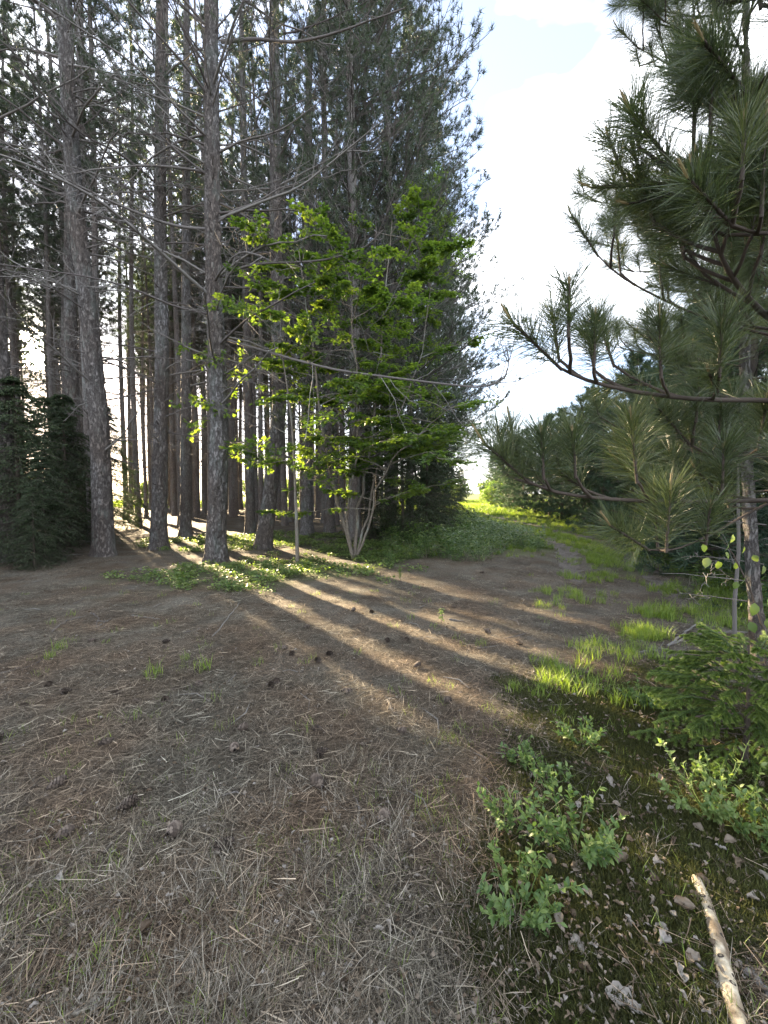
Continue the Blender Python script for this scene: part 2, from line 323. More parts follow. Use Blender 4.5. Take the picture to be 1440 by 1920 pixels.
# ================================================================== GROUND
def axis_pts(c, near, step, far, n_far):
    a = np.arange(-near, near + 1e-6, step); g = near * np.exp(np.linspace(0, math.log(far / near), n_far + 1))[1:]
    return np.concatenate([c - g[::-1], c + a, c + g])
gx = axis_pts(0.0, 4.6, .045, 900, 70); gy = axis_pts(4.6, 4.4, .045, 1500, 70); gy = gy[gy > -60]
GX, GY = np.meshgrid(gx, gy); GZ = H(GX, GY)
nx, ny = len(gx), len(gy); ii = np.arange(ny - 1)[:, None] * nx + np.arange(nx - 1)[None]
Qg = np.stack([ii, ii + 1, ii + nx + 1, ii + nx], -1).reshape(-1, 4)
def grass_mask(x, y):
    n = fbm(x * .8, y * .8, 0, 3, 21)
    right = sstep(0, .9, x - (1.9 + .42 * np.minimum(y, 12)) + (n - .5) * 1.6) * sstep(2.8, 4.6, y)
    mid = sstep(11.0, 13.5, y + (n - .5) * 3) * sstep(-.6, .6, x - (.3 + .03 * y))
    verge = sstep(9.0, 10.5, y + (n - .5) * 2) * sstep(-.5, 1.2, x)
    strip = sstep(6.6, 8.0, y + (n - .5) * 2) * sstep(.28, .5, dist_poly(x, y, RUT_L)) * sstep(0, .5, x - (2.6 + .3 * (y - 6)))
    g = np.maximum.reduce([right, mid, verge, strip])
    far = sstep(38, 46, y); g = np.maximum(g, far)
    ruts = np.minimum(dist_poly(x, y, RUT_L), dist_poly(x, y, RUT_R))
    return g * sstep(.12, .32, ruts + (n - .5) * .3)
def cover_mask(x, y):            # low broadleaf ground cover round the tree feet
    n = fbm(x * 1.1 + 7, y * 1.1, 0, 3, 31)
    a = np.exp(-((x + 2.2) / 2.6) ** 2 - ((y - 7.6 - .12 * x) / 1.7) ** 2)
    b = np.exp(-((x + .2) / 2.2) ** 2 - ((y - 9.6) / 1.8) ** 2)
    c = .8 * np.exp(-((x + 3.5) / 4) ** 2 - ((y - 12) / 3.2) ** 2)
    return sstep(.38, .75, np.maximum.reduce([a, b, c]) + (n - .5) * .75)
def moss_mask(x, y):
    n = fbm(x * 1.5, y * 1.5, 0, 3, 41)
    n2 = fbm(x * 6, y * 6, 0, 3, 43)
    return sstep(-.12, .34, x - (.17 + .37 * (y - 1.0)) + (n - .5) * .5 + (n2 - .5) * .5) * sstep(3.4, 2.5, y)
gm, cm, mm_ = grass_mask(GX, GY), cover_mask(GX, GY), moss_mask(GX, GY)
mm_ = np.maximum(mm_, .75 * sstep(2.0, 1.3, GY + (fbm(GX * 1.4, GY * 1.4, 0, 3, 77) - .5) * 2.2) * sstep(.35, .55, fbm(GX * 4, GY * 4, 0, 3, 78)))
mb = MB(); mb.add(np.stack([GX, GY, GZ], -1), Q=Qg, a=0)
def ground_mat():
    m, nt, b = new_mat('forest_floor'); L = nt.links
    tc = node(nt, 'ShaderNodeTexCoord'); a = node(nt, 'ShaderNodeAttribute', attribute_name='mask'); s = node(nt, 'ShaderNodeSeparateColor'); L.new(a.outputs['Color'], s.inputs[0])
    n1 = node(nt, 'ShaderNodeTexNoise', Scale=1.6, Detail=5.0, Roughness=.6); L.new(tc.outputs['Object'], n1.inputs[0])
    n2 = node(nt, 'ShaderNodeTexNoise', Scale=55.0, Detail=6.0, Roughness=.75); L.new(tc.outputs['Object'], n2.inputs[0])
    r1 = ramp(nt, [(.32, (.068, .052, .038)), (.48, (.085, .073, .058)), (.66, (.105, .098, .082))]); L.new(n1.outputs[0], r1.inputs[0])
    r2 = ramp(nt, [(.32, (.2, .19, .18)), (.5, (.85, .85, .85)), (.70, (2.4, 2.3, 2.1))]); L.new(n2.outputs[0], r2.inputs[0])
    mu = node(nt, 'ShaderNodeMixRGB', blend_type='MULTIPLY'); mu.inputs[0].default_value = .9; L.new(r1.outputs[0], mu.inputs[1]); L.new(r2.outputs[0], mu.inputs[2])
    g = node(nt, 'ShaderNodeMixRGB'); g.inputs[2].default_value = (.085, .115, .03, 1); L.new(s.outputs[0], g.inputs[0]); L.new(mu.outputs[0], g.inputs[1])
    c = node(nt, 'ShaderNodeMixRGB'); c.inputs[2].default_value = (.05, .065, .025, 1); L.new(s.outputs[1], c.inputs[0]); L.new(g.outputs[0], c.inputs[1])
    o = node(nt, 'ShaderNodeMixRGB'); o.inputs[2].default_value = (.032, .026, .014, 1); L.new(s.outputs[2], o.inputs[0]); L.new(c.outputs[0], o.inputs[1])
    L.new(o.outputs[0], b.inputs['Base Color']); b.inputs['Roughness'].default_value = .95; b.inputs['Specular IOR Level'].default_value = .1
    bu = node(nt, 'ShaderNodeBump', Strength=.7, Distance=.012); L.new(n2.outputs[0], bu.inputs['Height']); L.new(bu.outputs[0], b.inputs['Normal']); return m
gme = mb.mesh('forest_floor', ground_mat()); ca = gme.attributes.new('mask', 'FLOAT_COLOR', 'POINT')
ca.data.foreach_set('color', np.stack([gm.ravel() * .85, cm.ravel() * .6, mm_.ravel(), np.ones(gm.size)], -1).astype(np.float32).ravel())
link('ground', gme, kind='structure')
def rut_sheet(P):
    P = np.array(P, float); t = np.linspace(0, len(P) - 1, 160); x = np.interp(t, range(len(P)), P[:, 0]); y = np.interp(t, range(len(P)), P[:, 1])
    k = np.ones(9) / 9; x[4:-4] = np.convolve(x, k, 'valid'); y[4:-4] = np.convolve(y, k, 'valid')
    d = nrm(np.stack([np.gradient(x), np.gradient(y)], -1)); nrm_ = np.stack([-d[:, 1], d[:, 0]], -1)
    wv = np.linspace(-1, 1, 7); w0 = .19 + .12 * (noise(np.arange(160) * .6, 0, 0, 3) - .5) * 2
    w0 = w0 * np.minimum(1, np.arange(160) / 12 + .05)
    X = x[:, None] + nrm_[:, :1] * wv * w0[:, None]; Y = y[:, None] + nrm_[:, 1:] * wv * w0[:, None]
    return np.stack([X, Y, H(X, Y) + .004 + .006 * (1 - np.abs(wv))[None]], -1)
def path_mat():
    m, nt, b = new_mat('bare_dirt'); L = nt.links; tc = node(nt, 'ShaderNodeTexCoord')
    n = node(nt, 'ShaderNodeTexNoise', Scale=55.0, Detail=6.0, Roughness=.75); L.new(tc.outputs['Object'], n.inputs[0])
    r = ramp(nt, [(.32, (.03, .025, .022)), (.5, (.085, .072, .062)), (.70, (.24, .21, .18))]); L.new(n.outputs[0], r.inputs[0]); L.new(r.outputs[0], b.inputs['Base Color']); b.inputs['Roughness'].default_value = .95
    bu = node(nt, 'ShaderNodeBump', Strength=.6, Distance=.01); L.new(n.outputs[0], bu.inputs['Height']); L.new(bu.outputs[0], b.inputs['Normal']); return m
M_path = path_mat()
for P_ in (RUT_L, RUT_R):
    V = rut_sheet(P_); i = np.arange(159)[:, None] * 7 + np.arange(6)[None]
    mb = MB(); mb.add(V, Q=np.stack([i, i + 1, i + 8, i + 7], -1).reshape(-1, 4)); link('path', mb.mesh('path', M_path), kind='structure')

# ================================================================== PLANTATION PINES
def trunk_mesh(name, h, r0, mat, sides=14, rings=46, wob=.12, disp=0.0, lean=(0, 0), flare=.45, path=None, dens=None, top=.25):
    t = np.linspace(0, 1, rings) ** (1.0 if dens is None else dens); z = t * h - .12
    ph = U(0, 6, 2)
    if path is None: cx = lean[0] * z / h + wob * np.sin(z * .25 + ph[0]) * t; cyy = lean[1] * z / h + wob * np.sin(z * .21 + ph[1]) * t
    else: cx = np.interp(z, [p[0] for p in path], [p[1] for p in path]); cyy = np.interp(z, [p[0] for p in path], [p[2] for p in path])
    if path is not None:
        k = np.hanning(11); k /= k.sum(); cx = np.convolve(np.pad(cx, 5, 'edge'), k, 'valid'); cyy = np.convolve(np.pad(cyy, 5, 'edge'), k, 'valid')
    r = r0 * ((1 - t * (1 - top)) + flare * np.exp(-np.maximum(z, 0) / .28))
    th = np.arange(sides) / sides * 2 * np.pi; C, S = np.cos(th), np.sin(th)
    rr = np.repeat(r[:, None], sides, 1)
    rr = rr * (1 + .10 * np.sin(3 * th + ph[0])[None] * np.exp(-np.maximum(z, 0) / .4)[:, None] + .05 * (noise(C[None] * 1.5 + 9, S[None] * 1.5, z[:, None] * 1.2, 4) - .5))
    if disp > 0:
        X = C[None] * r[:, None]; Y = S[None] * r[:, None]; Z = z[:, None]
        n = noise(X * 20, Y * 20, Z * 5.5, 8) * .65 + noise(X * 50, Y * 50, Z * 18, 9) * .35
        rr = rr + disp * 1.5 * (sstep(.34, .56, n) - .5)
    V = np.stack([cx[:, None] + rr * C[None], cyy[:, None] + rr * S[None], np.repeat(z[:, None], sides, 1)], -1)
    i = np.arange(rings - 1)[:, None] * sides; j = np.arange(sides)[None]; jn = (j + 1) % sides
    mb = MB(); mb.add(V.reshape(-1, 3), Q=np.stack([i + j, i + jn, i + sides + jn, i + sides + j], -1).reshape(-1, 4), a=.5)
    return mb.mesh(name, mat), (z, cx, cyy, r)
def limb_poly(S, D, Ln, C, K=5, jit=.03):
    t = np.linspace(0, 1, K)[None, :, None]; Ln = np.asarray(Ln)[:, None, None]
    P = S[:, None] + D[:, None] * Ln * t + C[:, None] * Ln * t ** 2
    P[:, 1:] += R.normal(size=P[:, 1:].shape) * jit * Ln * t[:, 1:]; return P
def sample_poly(P, t):
    """P (N,K,3); t (N,m) -> points, dirs"""
    n, K, _ = P.shape; f = t * (K - 1); i = np.clip(f.astype(int), 0, K - 2); fr = (f - i)[..., None]; r = np.arange(n)[:, None]
    a, b = P[r, i], P[r, i + 1]; return a + (b - a) * fr, nrm(b - a)
def dead_branches(mb, z0, z1, axisf, per_m=5.0, lmin=.7, lmax=2.4, rad=.016, twigs=7, sides=3, sub=True):
    n = int((z1 - z0) * per_m); z = np.sort(U(z0, z1, n)); z = np.round(z / .45) * .45 + U(-.05, .05, n); az = U(0, 2 * np.pi, n)
    S = axisf(z); D = nrm(np.stack([np.cos(az), np.sin(az), U(-.05, .45, n)], -1)); Ln = U(lmin, lmax, n) * U(.55, 1, n)
    C = np.stack([U(-.15, .15, n), U(-.15, .15, n), U(-.35, .25, n)], -1)
    P = limb_poly(S, D, Ln, C, 6, .025); rr = (rad * U(.7, 1.3, n) * (Ln / lmax) ** .5)[:, None] * np.linspace(1, .3, 6)[None]
    tubes(mb, P, rr, sides, a=U(.1, .9, n))
    t = U(.2, .98, (n, twigs)); B, dd = sample_poly(P, t); B = B.reshape(-1, 3); dd = dd.reshape(-1, 3)
    lat = nrm(np.cross(dd, rdir(len(dd)))); D2 = nrm(dd * .7 + lat * .8 + [0, 0, .1]); L2 = (np.repeat(Ln, twigs) * U(.15, .42, n * twigs)) * (1.15 - t.ravel())
    P2 = limb_poly(B, D2, L2, rdir(len(B)) * .25, 4, .04); tubes(mb, P2, (np.maximum(.003, rad * .32) * np.linspace(1, .5, 4))[None].repeat(len(B), 0), 3, a=U(.2, 1, len(B)))
    if sub:
        t = U(.3, .95, (len(B), 2)); B3, d3 = sample_poly(P2, t); B3 = B3.reshape(-1, 3); d3 = d3.reshape(-1, 3)
        D3 = nrm(d3 * .6 + rdir(len(d3)) * .8); L3 = np.repeat(L2, 2) * U(.25, .6, len(B3))
        P3 = limb_poly(B3, D3, L3, rdir(len(B3)) * .2, 3, .03); tubes(mb, P3, np.full((len(B3), 3), .003) * np.array([1, .9, .6]), 3, a=U(.2, 1, len(B3)))
def tuft(mb, B, ax, n, Ln, W, spread=.9, back=.1):
    """needles radiating round each shoot tip"""
    m = len(B); b = np.repeat(B, n, 0) - np.repeat(ax, n, 0) * (U(0, back, m * n))[:, None]
    d = nrm(np.repeat(ax, n, 0) * U(.3, 1.1, m * n)[:, None] + rdir(m * n) * spread)
    blades(mb, b, d, Ln * U(.65, 1.1, m * n), W * U(.8, 1.2, m * n), a=np.clip(np.repeat(U(.1, .8, m), n) + U(-.15, .2, m * n), 0, 1))
def live_branches(wood, green, z, axisf, az, Ln, rise, m_side=6, n_need=12, need=.13, nw=.006, t0=.35, rad=.02, sides=3, upturn=.25, ends=2, sl=.26):
    n = len(z); S = axisf(z); D = nrm(np.stack([np.cos(az), np.sin(az), rise], -1))
    C = np.stack([np.zeros(n), np.zeros(n), np.full(n, upturn) + U(-.12, .12, n)], -1)
    P = limb_poly(S, D, Ln, C, 7, .02); tubes(wood, P, (rad * np.sqrt(Ln / 2))[:, None] * np.linspace(1, .25, 7)[None], sides, a=U(.1, .9, n))
    t = t0 + (1 - t0) * U(0, 1, (n, m_side)) ** .8; t[:, 0] = 1.0; B, dd = sample_poly(P, t)
    side = np.where(R.rand(n, m_side) < .5, 1, -1)[..., None]; up = np.array([0, 0, 1.])
    lat = nrm(np.cross(dd, up)) * side; D2 = nrm(dd * .75 + lat * .75 + up * U(0, .5, (n, m_side))[..., None]); D2[:, 0] = dd[:, 0]
    L2 = Ln[:, None] * sl * (1.25 - t) * U(.7, 1.3, (n, m_side)); L2[:, 0] = .15
    B, D2, L2 = B.reshape(-1, 3), D2.reshape(-1, 3), L2.ravel()
    P2 = limb_poly(B, D2, L2, np.tile([0, 0, .25], (len(B), 1)), 4, .03); tubes(wood, P2, (rad * .35 * np.linspace(1, .5, 4))[None].repeat(len(B), 0), 3, a=U(.1, .9, len(B)))
    T, td = sample_poly(P2, np.tile(np.linspace(1, .45, ends), (len(B), 1)))
    td = td + np.array([0, 0, .25]) + R.normal(size=td.shape) * .25
    if ends > 1: td[:, 1:] += R.normal(size=td[:, 1:].shape) * .6; T[:, 1:] += nrm(td[:, 1:]) * .12
    tuft(green, T.reshape(-1, 3), nrm(td.reshape(-1, 3)), n_need, need, nw)

def mesh_pair(fn): 
    wood, green = MB(), MB(); fn(wood, green); return wood, green
zero = lambda z: np.stack([np.zeros_like(z), np.zeros_like(z), z], -1)
# plantation interior: four shared variants
PV = []
for k in range(4):
    h = U(21, 24); tm, ax = trunk_mesh('pine_trunk', h, U(.12, .16), M_barkfar, 12, 44, .22)
    axisf = (lambda a: (lambda z: np.stack([np.interp(z, a[0], a[1]), np.interp(z, a[0], a[2]), z], -1)))(ax)
    wd = MB(); dead_branches(wd, 2.6, 13.5, axisf, 7.5, .5, 2.2, .016, 6, 3, True)
    wood, green = MB(), MB(); n = 84; z = np.sort(U(9.8, h - .2, n)); az = U(0, 6.28, n); Ln = np.clip(1.9 * ((h - z) / (h - 11)) ** .6, .35, 2.2) * U(.6, 1.1, n)
    live_branches(wood, green, z, axisf, az, Ln, U(.05, .5, n), 7, 17, .17, .017, .3, .018)
    PV.append((tm, wd.mesh('dead_branches', M_twig), wood.mesh('crown_wood', M_twig, False), green.mesh('needles', M_needle, False)))

def clear_of(x, y, lines, m):
    for (a, b, wd) in lines:
        a = np.array(a); d = nrm(np.array(b, float)); v = np.array([x, y]) - a[:2]; t = v @ d
        if t > 0 and abs(v[0] * d[1] - v[1] * d[0]) < wd + m + (.45 if t > 33 else .1 if t > 18 else 0): return False
    return True
sdir = np.array([sd[0], sd[1]]) / np.hypot(sd[0], sd[1])
def gpt(px, py): return tuple(gp(px, py)[:2])
TUNNEL = [(gpt(760, 1290), sdir, .16), (gpt(900, 1215), sdir, .12), (gpt(800, 1098), sdir, .14), (gpt(1210, 1185), sdir, .14), ((0, 0), nrm(glow_dir[:2]), .2), (gpt(1200, 1530), sdir, .1)]
near_xy = [gp(403, 1048), gp(195, 1038), gp(296, 1026), gp(495, 1026), gp(575, 998), gp(140, 1003), gp(20, 1045), gp(348, 1004), gp(470, 998)]
spots = []
ang = math.radians(4)
for iy in range(0, 15):
    for ix in range(-28, 3):
        x = ix * 1.7 + .55 * (iy % 2) + U(-.35, .35); y = 11.5 + iy * 2.1 + U(-.35, .35)
        x, y = x * math.cos(ang) + (y - 11) * math.sin(ang), y
        if x > -3.4 + (y - 11) * .19: continue
        if x < -1.05 * y - 4: continue
        if x * x + y * y < 150 and x > -9: continue
        if min(np.hypot(x - p[0], y - p[1]) for p in near_xy) < 1.2: continue
        if not clear_of(x, y, TUNNEL, .17): continue
        if R.rand() < .04: continue
        spots.append((x, y))
G_pl = 'straight red pines standing inside the plantation'
for i, (x, y) in enumerate(spots):
    tm, dm, cw, cg = PV[i % 4]; s = U(.88, 1.1); q_ = U(.8, 1.2)
    t = thing('pine_tree', 'tall straight red pine with bare grey trunk inside the backlit plantation', 'tree', (x, y, float(H(x, y))), U(0, 6.28), G_pl, (s * q_, s * q_, s * U(.95, 1.05)))
    link('trunk', tm, t); link('dead_branches', dm, t, kind='stuff'); c = link('crown', cw, t); link('needles', cg, c, kind='stuff')

FARV = []
for k in range(2):
    h = U(23, 25); tm, ax = trunk_mesh('pine_trunk', h, .14, M_barkfar, 9, 30, .25)
    axisf = (lambda a: (lambda z: np.stack([np.interp(z, a[0], a[1]), np.interp(z, a[0], a[2]), z], -1)))(ax)
    wd = MB(); dead_branches(wd, 4, 15, axisf, 3.5, .4, 1.5, .016, 4, 3, False); wood, green = MB(), MB(); n = 50; z = np.sort(U(15.5, h - .2, n))
    live_branches(wood, green, z, axisf, U(0, 6.28, n), np.clip(2.2 * ((h - z) / (h - 14)) ** .6, .35, 2.2) * U(.6, 1.1, n), U(.05, .5, n), 6, 15, .18, .022, .3, .018)
    FARV.append((tm, wd.mesh('dead_branches', M_twig), wood.mesh('crown_wood', M_twig, False), green.mesh('needles', M_needle, False)))
for i in range(125):
    x, y = U(-46, 3.5), U(33, 47)
    if x < -1.05 * y or x > -3.4 + (y - 11) * .19: continue
    if not clear_of(x, y, TUNNEL, .45): continue
    tm, dm, cw, cg = FARV[i % 2]; s = U(.85, 1.08); q_ = U(.7, 1.3)
    t = thing('pine_tree', 'slender far pine at the back of the stand against the bright field', 'tree', (x, y, float(H(x, y))), U(0, 6.28), 'slender pines at the back of the stand', (s * q_, s * q_, s))
    link('trunk', tm, t); link('dead_branches', dm, t, kind='stuff'); c = link('crown', cw, t); link('needles', cg, c, kind='stuff')

# edge pines with live branches on the open side
EV = []
for k in range(3):
    h = U(22, 25); tm, ax = trunk_mesh('pine_trunk', h, .19, M_barkfar, 12, 44, .15)
    axisf = (lambda a: (lambda z: np.stack([np.interp(z, a[0], a[1]), np.interp(z, a[0], a[2]), z], -1)))(ax)
    wood, green = MB(), MB(); n = 175; z = np.sort(U(2.2, h - .3, n)); az = U(-2.2, 2.2, n)
    Ln = np.clip(4.9 * ((h - z) / (h - 4)) ** .6, .5, 4.6) * U(.55, 1.1, n) * (.65 + .35 * np.cos(az / 2))
    live_branches(wood, green, z, axisf, az, Ln, U(-.05, .4, n), 15, 17, .17, .014, .22, .022, 3, .22, 2, .3)
    dead_branches(wood, 2, 14, axisf, 5, .8, 2.6, .014, 6, 3, False)
    EV.append((tm, wood.mesh('crown_wood', M_twig, False), green.mesh('needles', M_needle, False)))
edge = [(-.9, 12.3, 0, 1.0), (.25, 14.6, 1, 1.0), (1.15, 18.2, 2, .98), (2.1, 22.0, 0, .95), (3.0, 26.5, 1, .92), (3.9, 31.0, 2, .95), (-.7, 17.5, 1, 1.0), (4.9, 36, 0, .9), (-2.0, 14.8, 2, 1.0)]
edge_lab = ['edge pine right behind the bright maple, its needles hanging over the maple crown', 'full crowned edge pine with the branches that reach farthest into the open sky',
    'third edge pine back along the stand edge, partly behind the maple', 'edge pine in the middle of the receding stand edge', 'edge pine far down the stand edge above the dark fir thicket',
    'next to last edge pine of the receding row', 'pine just inside the stand edge behind the multi stemmed maple', 'farthest pine at the end of the stand edge', 'dense pine between the leaning pine and the maple']
for (x, y, k, s), lb in zip(edge, edge_lab):
    tm, cw, cg = EV[k]
    t = thing('edge_pine', lb, 'tree', (x, y, float(H(x, y))), U(-.5, .3), 'pines along the open edge of the stand', s)
    link('trunk', tm, t); c = link('crown', cw, t); link('needles', cg, c, kind='stuff')

# the near pines, each from its pixel position with hand set curvature
def near_pine(px, py, r0, lab, topx, h=17, dens=1.5, sides=56, rings=520, disp=.016, bh0=2.2, nb=46, lseed=0, mids=None, live=30, flare=.42):
    g = gp(px, py + 6); Y = g[1]
    path = [(-.2, 0, 0)]
    for (mx, my) in (mids or []) + [(topx, 0)]:
        p = at(mx, my, Y); path.append((p[2] - g[2], p[0] - g[0], 0))
    path.append((h, path[-1][1] + (h - path[-1][0]) * (path[-1][1] - path[-2][1]) / max(.5, path[-1][0] - path[-2][0]), 0))
    tm, ax = trunk_mesh('near_trunk', h, r0, M_bark, sides, rings, 0, disp, path=path, dens=1.35, flare=flare, top=.45)
    axisf = lambda z: np.stack([np.interp(z, ax[0], ax[1]), np.interp(z, ax[0], ax[2]), z], -1)
    t = thing('pine_tree', lab, 'tree', g, 0, 'large pines at the front of the stand'); link('trunk', tm, t)
    sm_ = MB(); nz_ = 26; z_ = U(.8, 9, nz_); a_ = U(0, 6.28, nz_); D_ = nrm(np.stack([np.cos(a_), np.sin(a_), U(-.1, .5, nz_)], -1)); tubes(sm_, limb_poly(axisf(z_), D_, r0 + U(.04, .22, nz_), np.zeros((nz_, 3)), 4, .01), np.tile([.016, .013, .011, .006], (nz_, 1)) * U(.6, 1.3, (nz_, 1)), 6, a=U(.1, .6, nz_)); link('branch_stubs', sm_.mesh('branch_stubs', M_twig), t, kind='stuff')
    n = nb; z = np.sort(bh0 + (12.5 - bh0) * U(0, 1, n)); az = U(0, 6.28, n)
    for q in range(n):
        mb = MB(); S = axisf(z[q:q + 1]); D = nrm(np.array([[np.cos(az[q]), np.sin(az[q]), U(.0, .5)]])); Ln = np.array([U(1.0, 3.2) * (.55 + .45 * min(1, z[q] / 5))])
        P = limb_poly(S, D, Ln, np.array([[U(-.2, .2), U(-.2, .2), U(-.45, .15)]]), 9, .014)
        branch_mesh(mb, P, .024 * math.sqrt(Ln[0] / 2.2), 9); link('branch', mb.mesh('branch', M_twig), t)
    if live:
        wood, green = MB(), MB(); z = np.sort(U(7.5, h, live)); Ln = U(1.6, 3.2, live) * (1 - .5 * (z - 7.5) / (h - 7.5))
        live_branches(wood, green, z, axisf, U(0, 6.28, live), Ln, U(0, .4, live), 10, 18, .15, .010, .4, .02, 4)
        c = link('crown', wood.mesh('crown_wood', M_twig), t); link('needles', green.mesh('needles', M_needle, False), c, kind='stuff')
    return t, g, axisf
def branch_mesh(mb, P, r, twigs):
    K = P.shape[1]; tubes(mb, P, (r * np.linspace(1, .28, K))[None].repeat(len(P), 0), 6, a=U(.2, .8, len(P)))
    L0 = np.linalg.norm(P[:, -1] - P[:, 0], axis=-1)
    t = U(.22, .98, (len(P), twigs)); B, dd = sample_poly(P, t); B = B.reshape(-1, 3); dd = dd.reshape(-1, 3)
    D2 = nrm(dd * .7 + nrm(np.cross(dd, rdir(len(dd)))) * .75 + [0, 0, .08]); L2 = np.repeat(L0, twigs) * U(.12, .36, len(B)) * (1.2 - t.ravel())
    P2 = limb_poly(B, D2, L2, rdir(len(B)) * .3, 5, .03); tubes(mb, P2, (r * .33 * np.linspace(1, .45, 5))[None].repeat(len(B), 0), 3, a=U(.2, 1, len(B)))
    t = U(.2, .95, (len(B), 3)); B3, d3 = sample_poly(P2, t); B3 = B3.reshape(-1, 3); d3 = d3.reshape(-1, 3)
    D3 = nrm(d3 * .6 + rdir(len(d3)) * .8); L3 = np.repeat(L2, 3) * U(.25, .7, len(B3))
    P3 = limb_poly(B3, D3, L3, rdir(len(B3)) * .3, 3, .03); tubes(mb, P3, np.full((len(B3), 3), .0035) * np.array([1, .9, .6]), 3, a=U(.3, 1, len(B3)))
tA, gA, axA = near_pine(403, 1046, .185, 'stout red pine with flared plated foot, the nearest trunk left of the maple', 396, mids=[(412, 800), (400, 500), (397, 250)], disp=.02)
tB, gB, axB = near_pine(195, 1036, .20, 'thick left leaning pine with bluish lichen bark beside the dark fir', 118, mids=[(187, 800), (163, 560), (140, 380)])
tC, gC, axC = near_pine(296, 1023, .18, 'upright pine second to the left of the nearest flared trunk', 302, mids=[(304, 700), (300, 400)], nb=30)
tD, gD, axD = near_pine(492, 1022, .185, 'pine with its foot leaning right just behind the nearest flared trunk', 514, mids=[(512, 880), (524, 760), (517, 400)], nb=30)
tE, gE, axE = near_pine(575, 998, .20, 'dark trunked pine directly behind the thin maple sapling', 580, nb=20, sides=32, rings=260)
tF, gF, axF = near_pine(142, 1000, .22, 'pine rising out of the dark fir left of the thick leaning pine', 128, nb=20, sides=32, rings=260, mids=[(133, 650)])
near_pine(18, 1045, .25, 'mossy trunk cut by the left edge of the view behind low fir boughs', -60, nb=10, sides=36, rings=300, bh0=5, mids=[(2, 800)], live=0)
near_pine(348, 1002, .17, 'slim pine between the upright pine and the nearest flared trunk', 350, nb=14, sides=24, rings=200, disp=.012)
near_pine(470, 996, .16, 'slim pine seen just left of the pine with the leaning foot', 452, nb=14, sides=24, rings=200, disp=.012)
# hand placed long branches read off the photograph (pixel, pixel, distance)
def hand_branch(tree, g, pts, r, tw=12):
    p = np.array([at(*q) for q in pts]) - g; t = np.linspace(0, len(p) - 1, 16)
    P = np.stack([np.interp(t, range(len(p)), p[:, k]) for k in range(3)], -1); P[3:-3] += R.normal(size=P[3:-3].shape) * .012
    k = np.ones(3) / 3; P[1:-1] = np.stack([np.convolve(P[:, c], k, 'valid') for c in range(3)], -1)
    mb = MB(); branch_mesh(mb, P[None], r, tw); link('branch', mb.mesh('branch', M_twig), tree)
YA = gA[1]
hand_branch(tA, gA, [(400, 560, YA), (330, 500, YA - .6), (250, 425, YA - 1.3), (170, 365, YA - 2), (60, 310, YA - 2.7), (-60, 270, YA - 3.2)], .036, 20)
hand_branch(tA, gA, [(395, 430, YA), (330, 425, YA - .5), (250, 400, YA - 1.2), (150, 350, YA - 1.8), (40, 290, YA - 2.4), (-60, 220, YA - 3)], .03, 18)
hand_branch(tA, gA, [(395, 590, YA), (330, 575, YA - .4), (220, 530, YA - 1.1), (110, 510, YA - 1.8), (-40, 490, YA - 2.3)], .024, 16)
hand_branch(tA, gA, [(415, 520, YA), (470, 495, YA - .3), (600, 490, YA - .8), (680, 470, YA - 1), (720, 430, YA - 1.2)], .028, 14)
hand_branch(tA, gA, [(412, 410, YA), (500, 375, YA - .3), (570, 350, YA - .6), (650, 280, YA - 1), (720, 225, YA - 1.4)], .03, 14)
hand_branch(tA, gA, [(412, 285, YA), (450, 265, YA - .2), (530, 245, YA - .5), (600, 190, YA - .9)], .026, 12)
hand_branch(tA, gA, [(415, 78, YA), (480, 75, YA - .3), (560, 80, YA - .8), (640, 60, YA - 1.2), (760, 15, YA - 1.8)], .036, 14)
hand_branch(tA, gA, [(428, 638, YA), (520, 665, YA - .6), (600, 690, YA - 1.1), (700, 702, YA - 1.6), (820, 720, YA - 2), (930, 735, YA - 2.4), (960, 690, YA - 2.5), (948, 650, YA - 2.5)], .027, 20)
hand_branch(tA, gA, [(390, 130, YA), (345, 60, YA - .4), (320, -20, YA - .8), (290, -120, YA - 1)], .024, 10)
hand_branch(tA, gA, [(392, 260, YA), (330, 200, YA - .6), (240, 110, YA - 1.2), (130, 40, YA - 1.9), (20, -30, YA - 2.6)], .026, 18)
hand_branch(tC, gC, [(300, 350, gC[1]), (230, 290, gC[1] - .8), (140, 245, gC[1] - 1.6), (40, 130, gC[1] - 2.6), (-40, 90, gC[1] - 3)], .028, 16)
hand_branch(tB, gB, [(130, 250, gB[1]), (80, 160, gB[1] - .8), (10, 80, gB[1] - 1.6), (-60, 40, gB[1] - 2)], .026, 16)
hand_branch(tB, gB, [(120, 120, gB[1]), (180, 130, gB[1] - .6), (270, 170, gB[1] - 1.2), (350, 250, gB[1] - 1.6)], .022, 12)

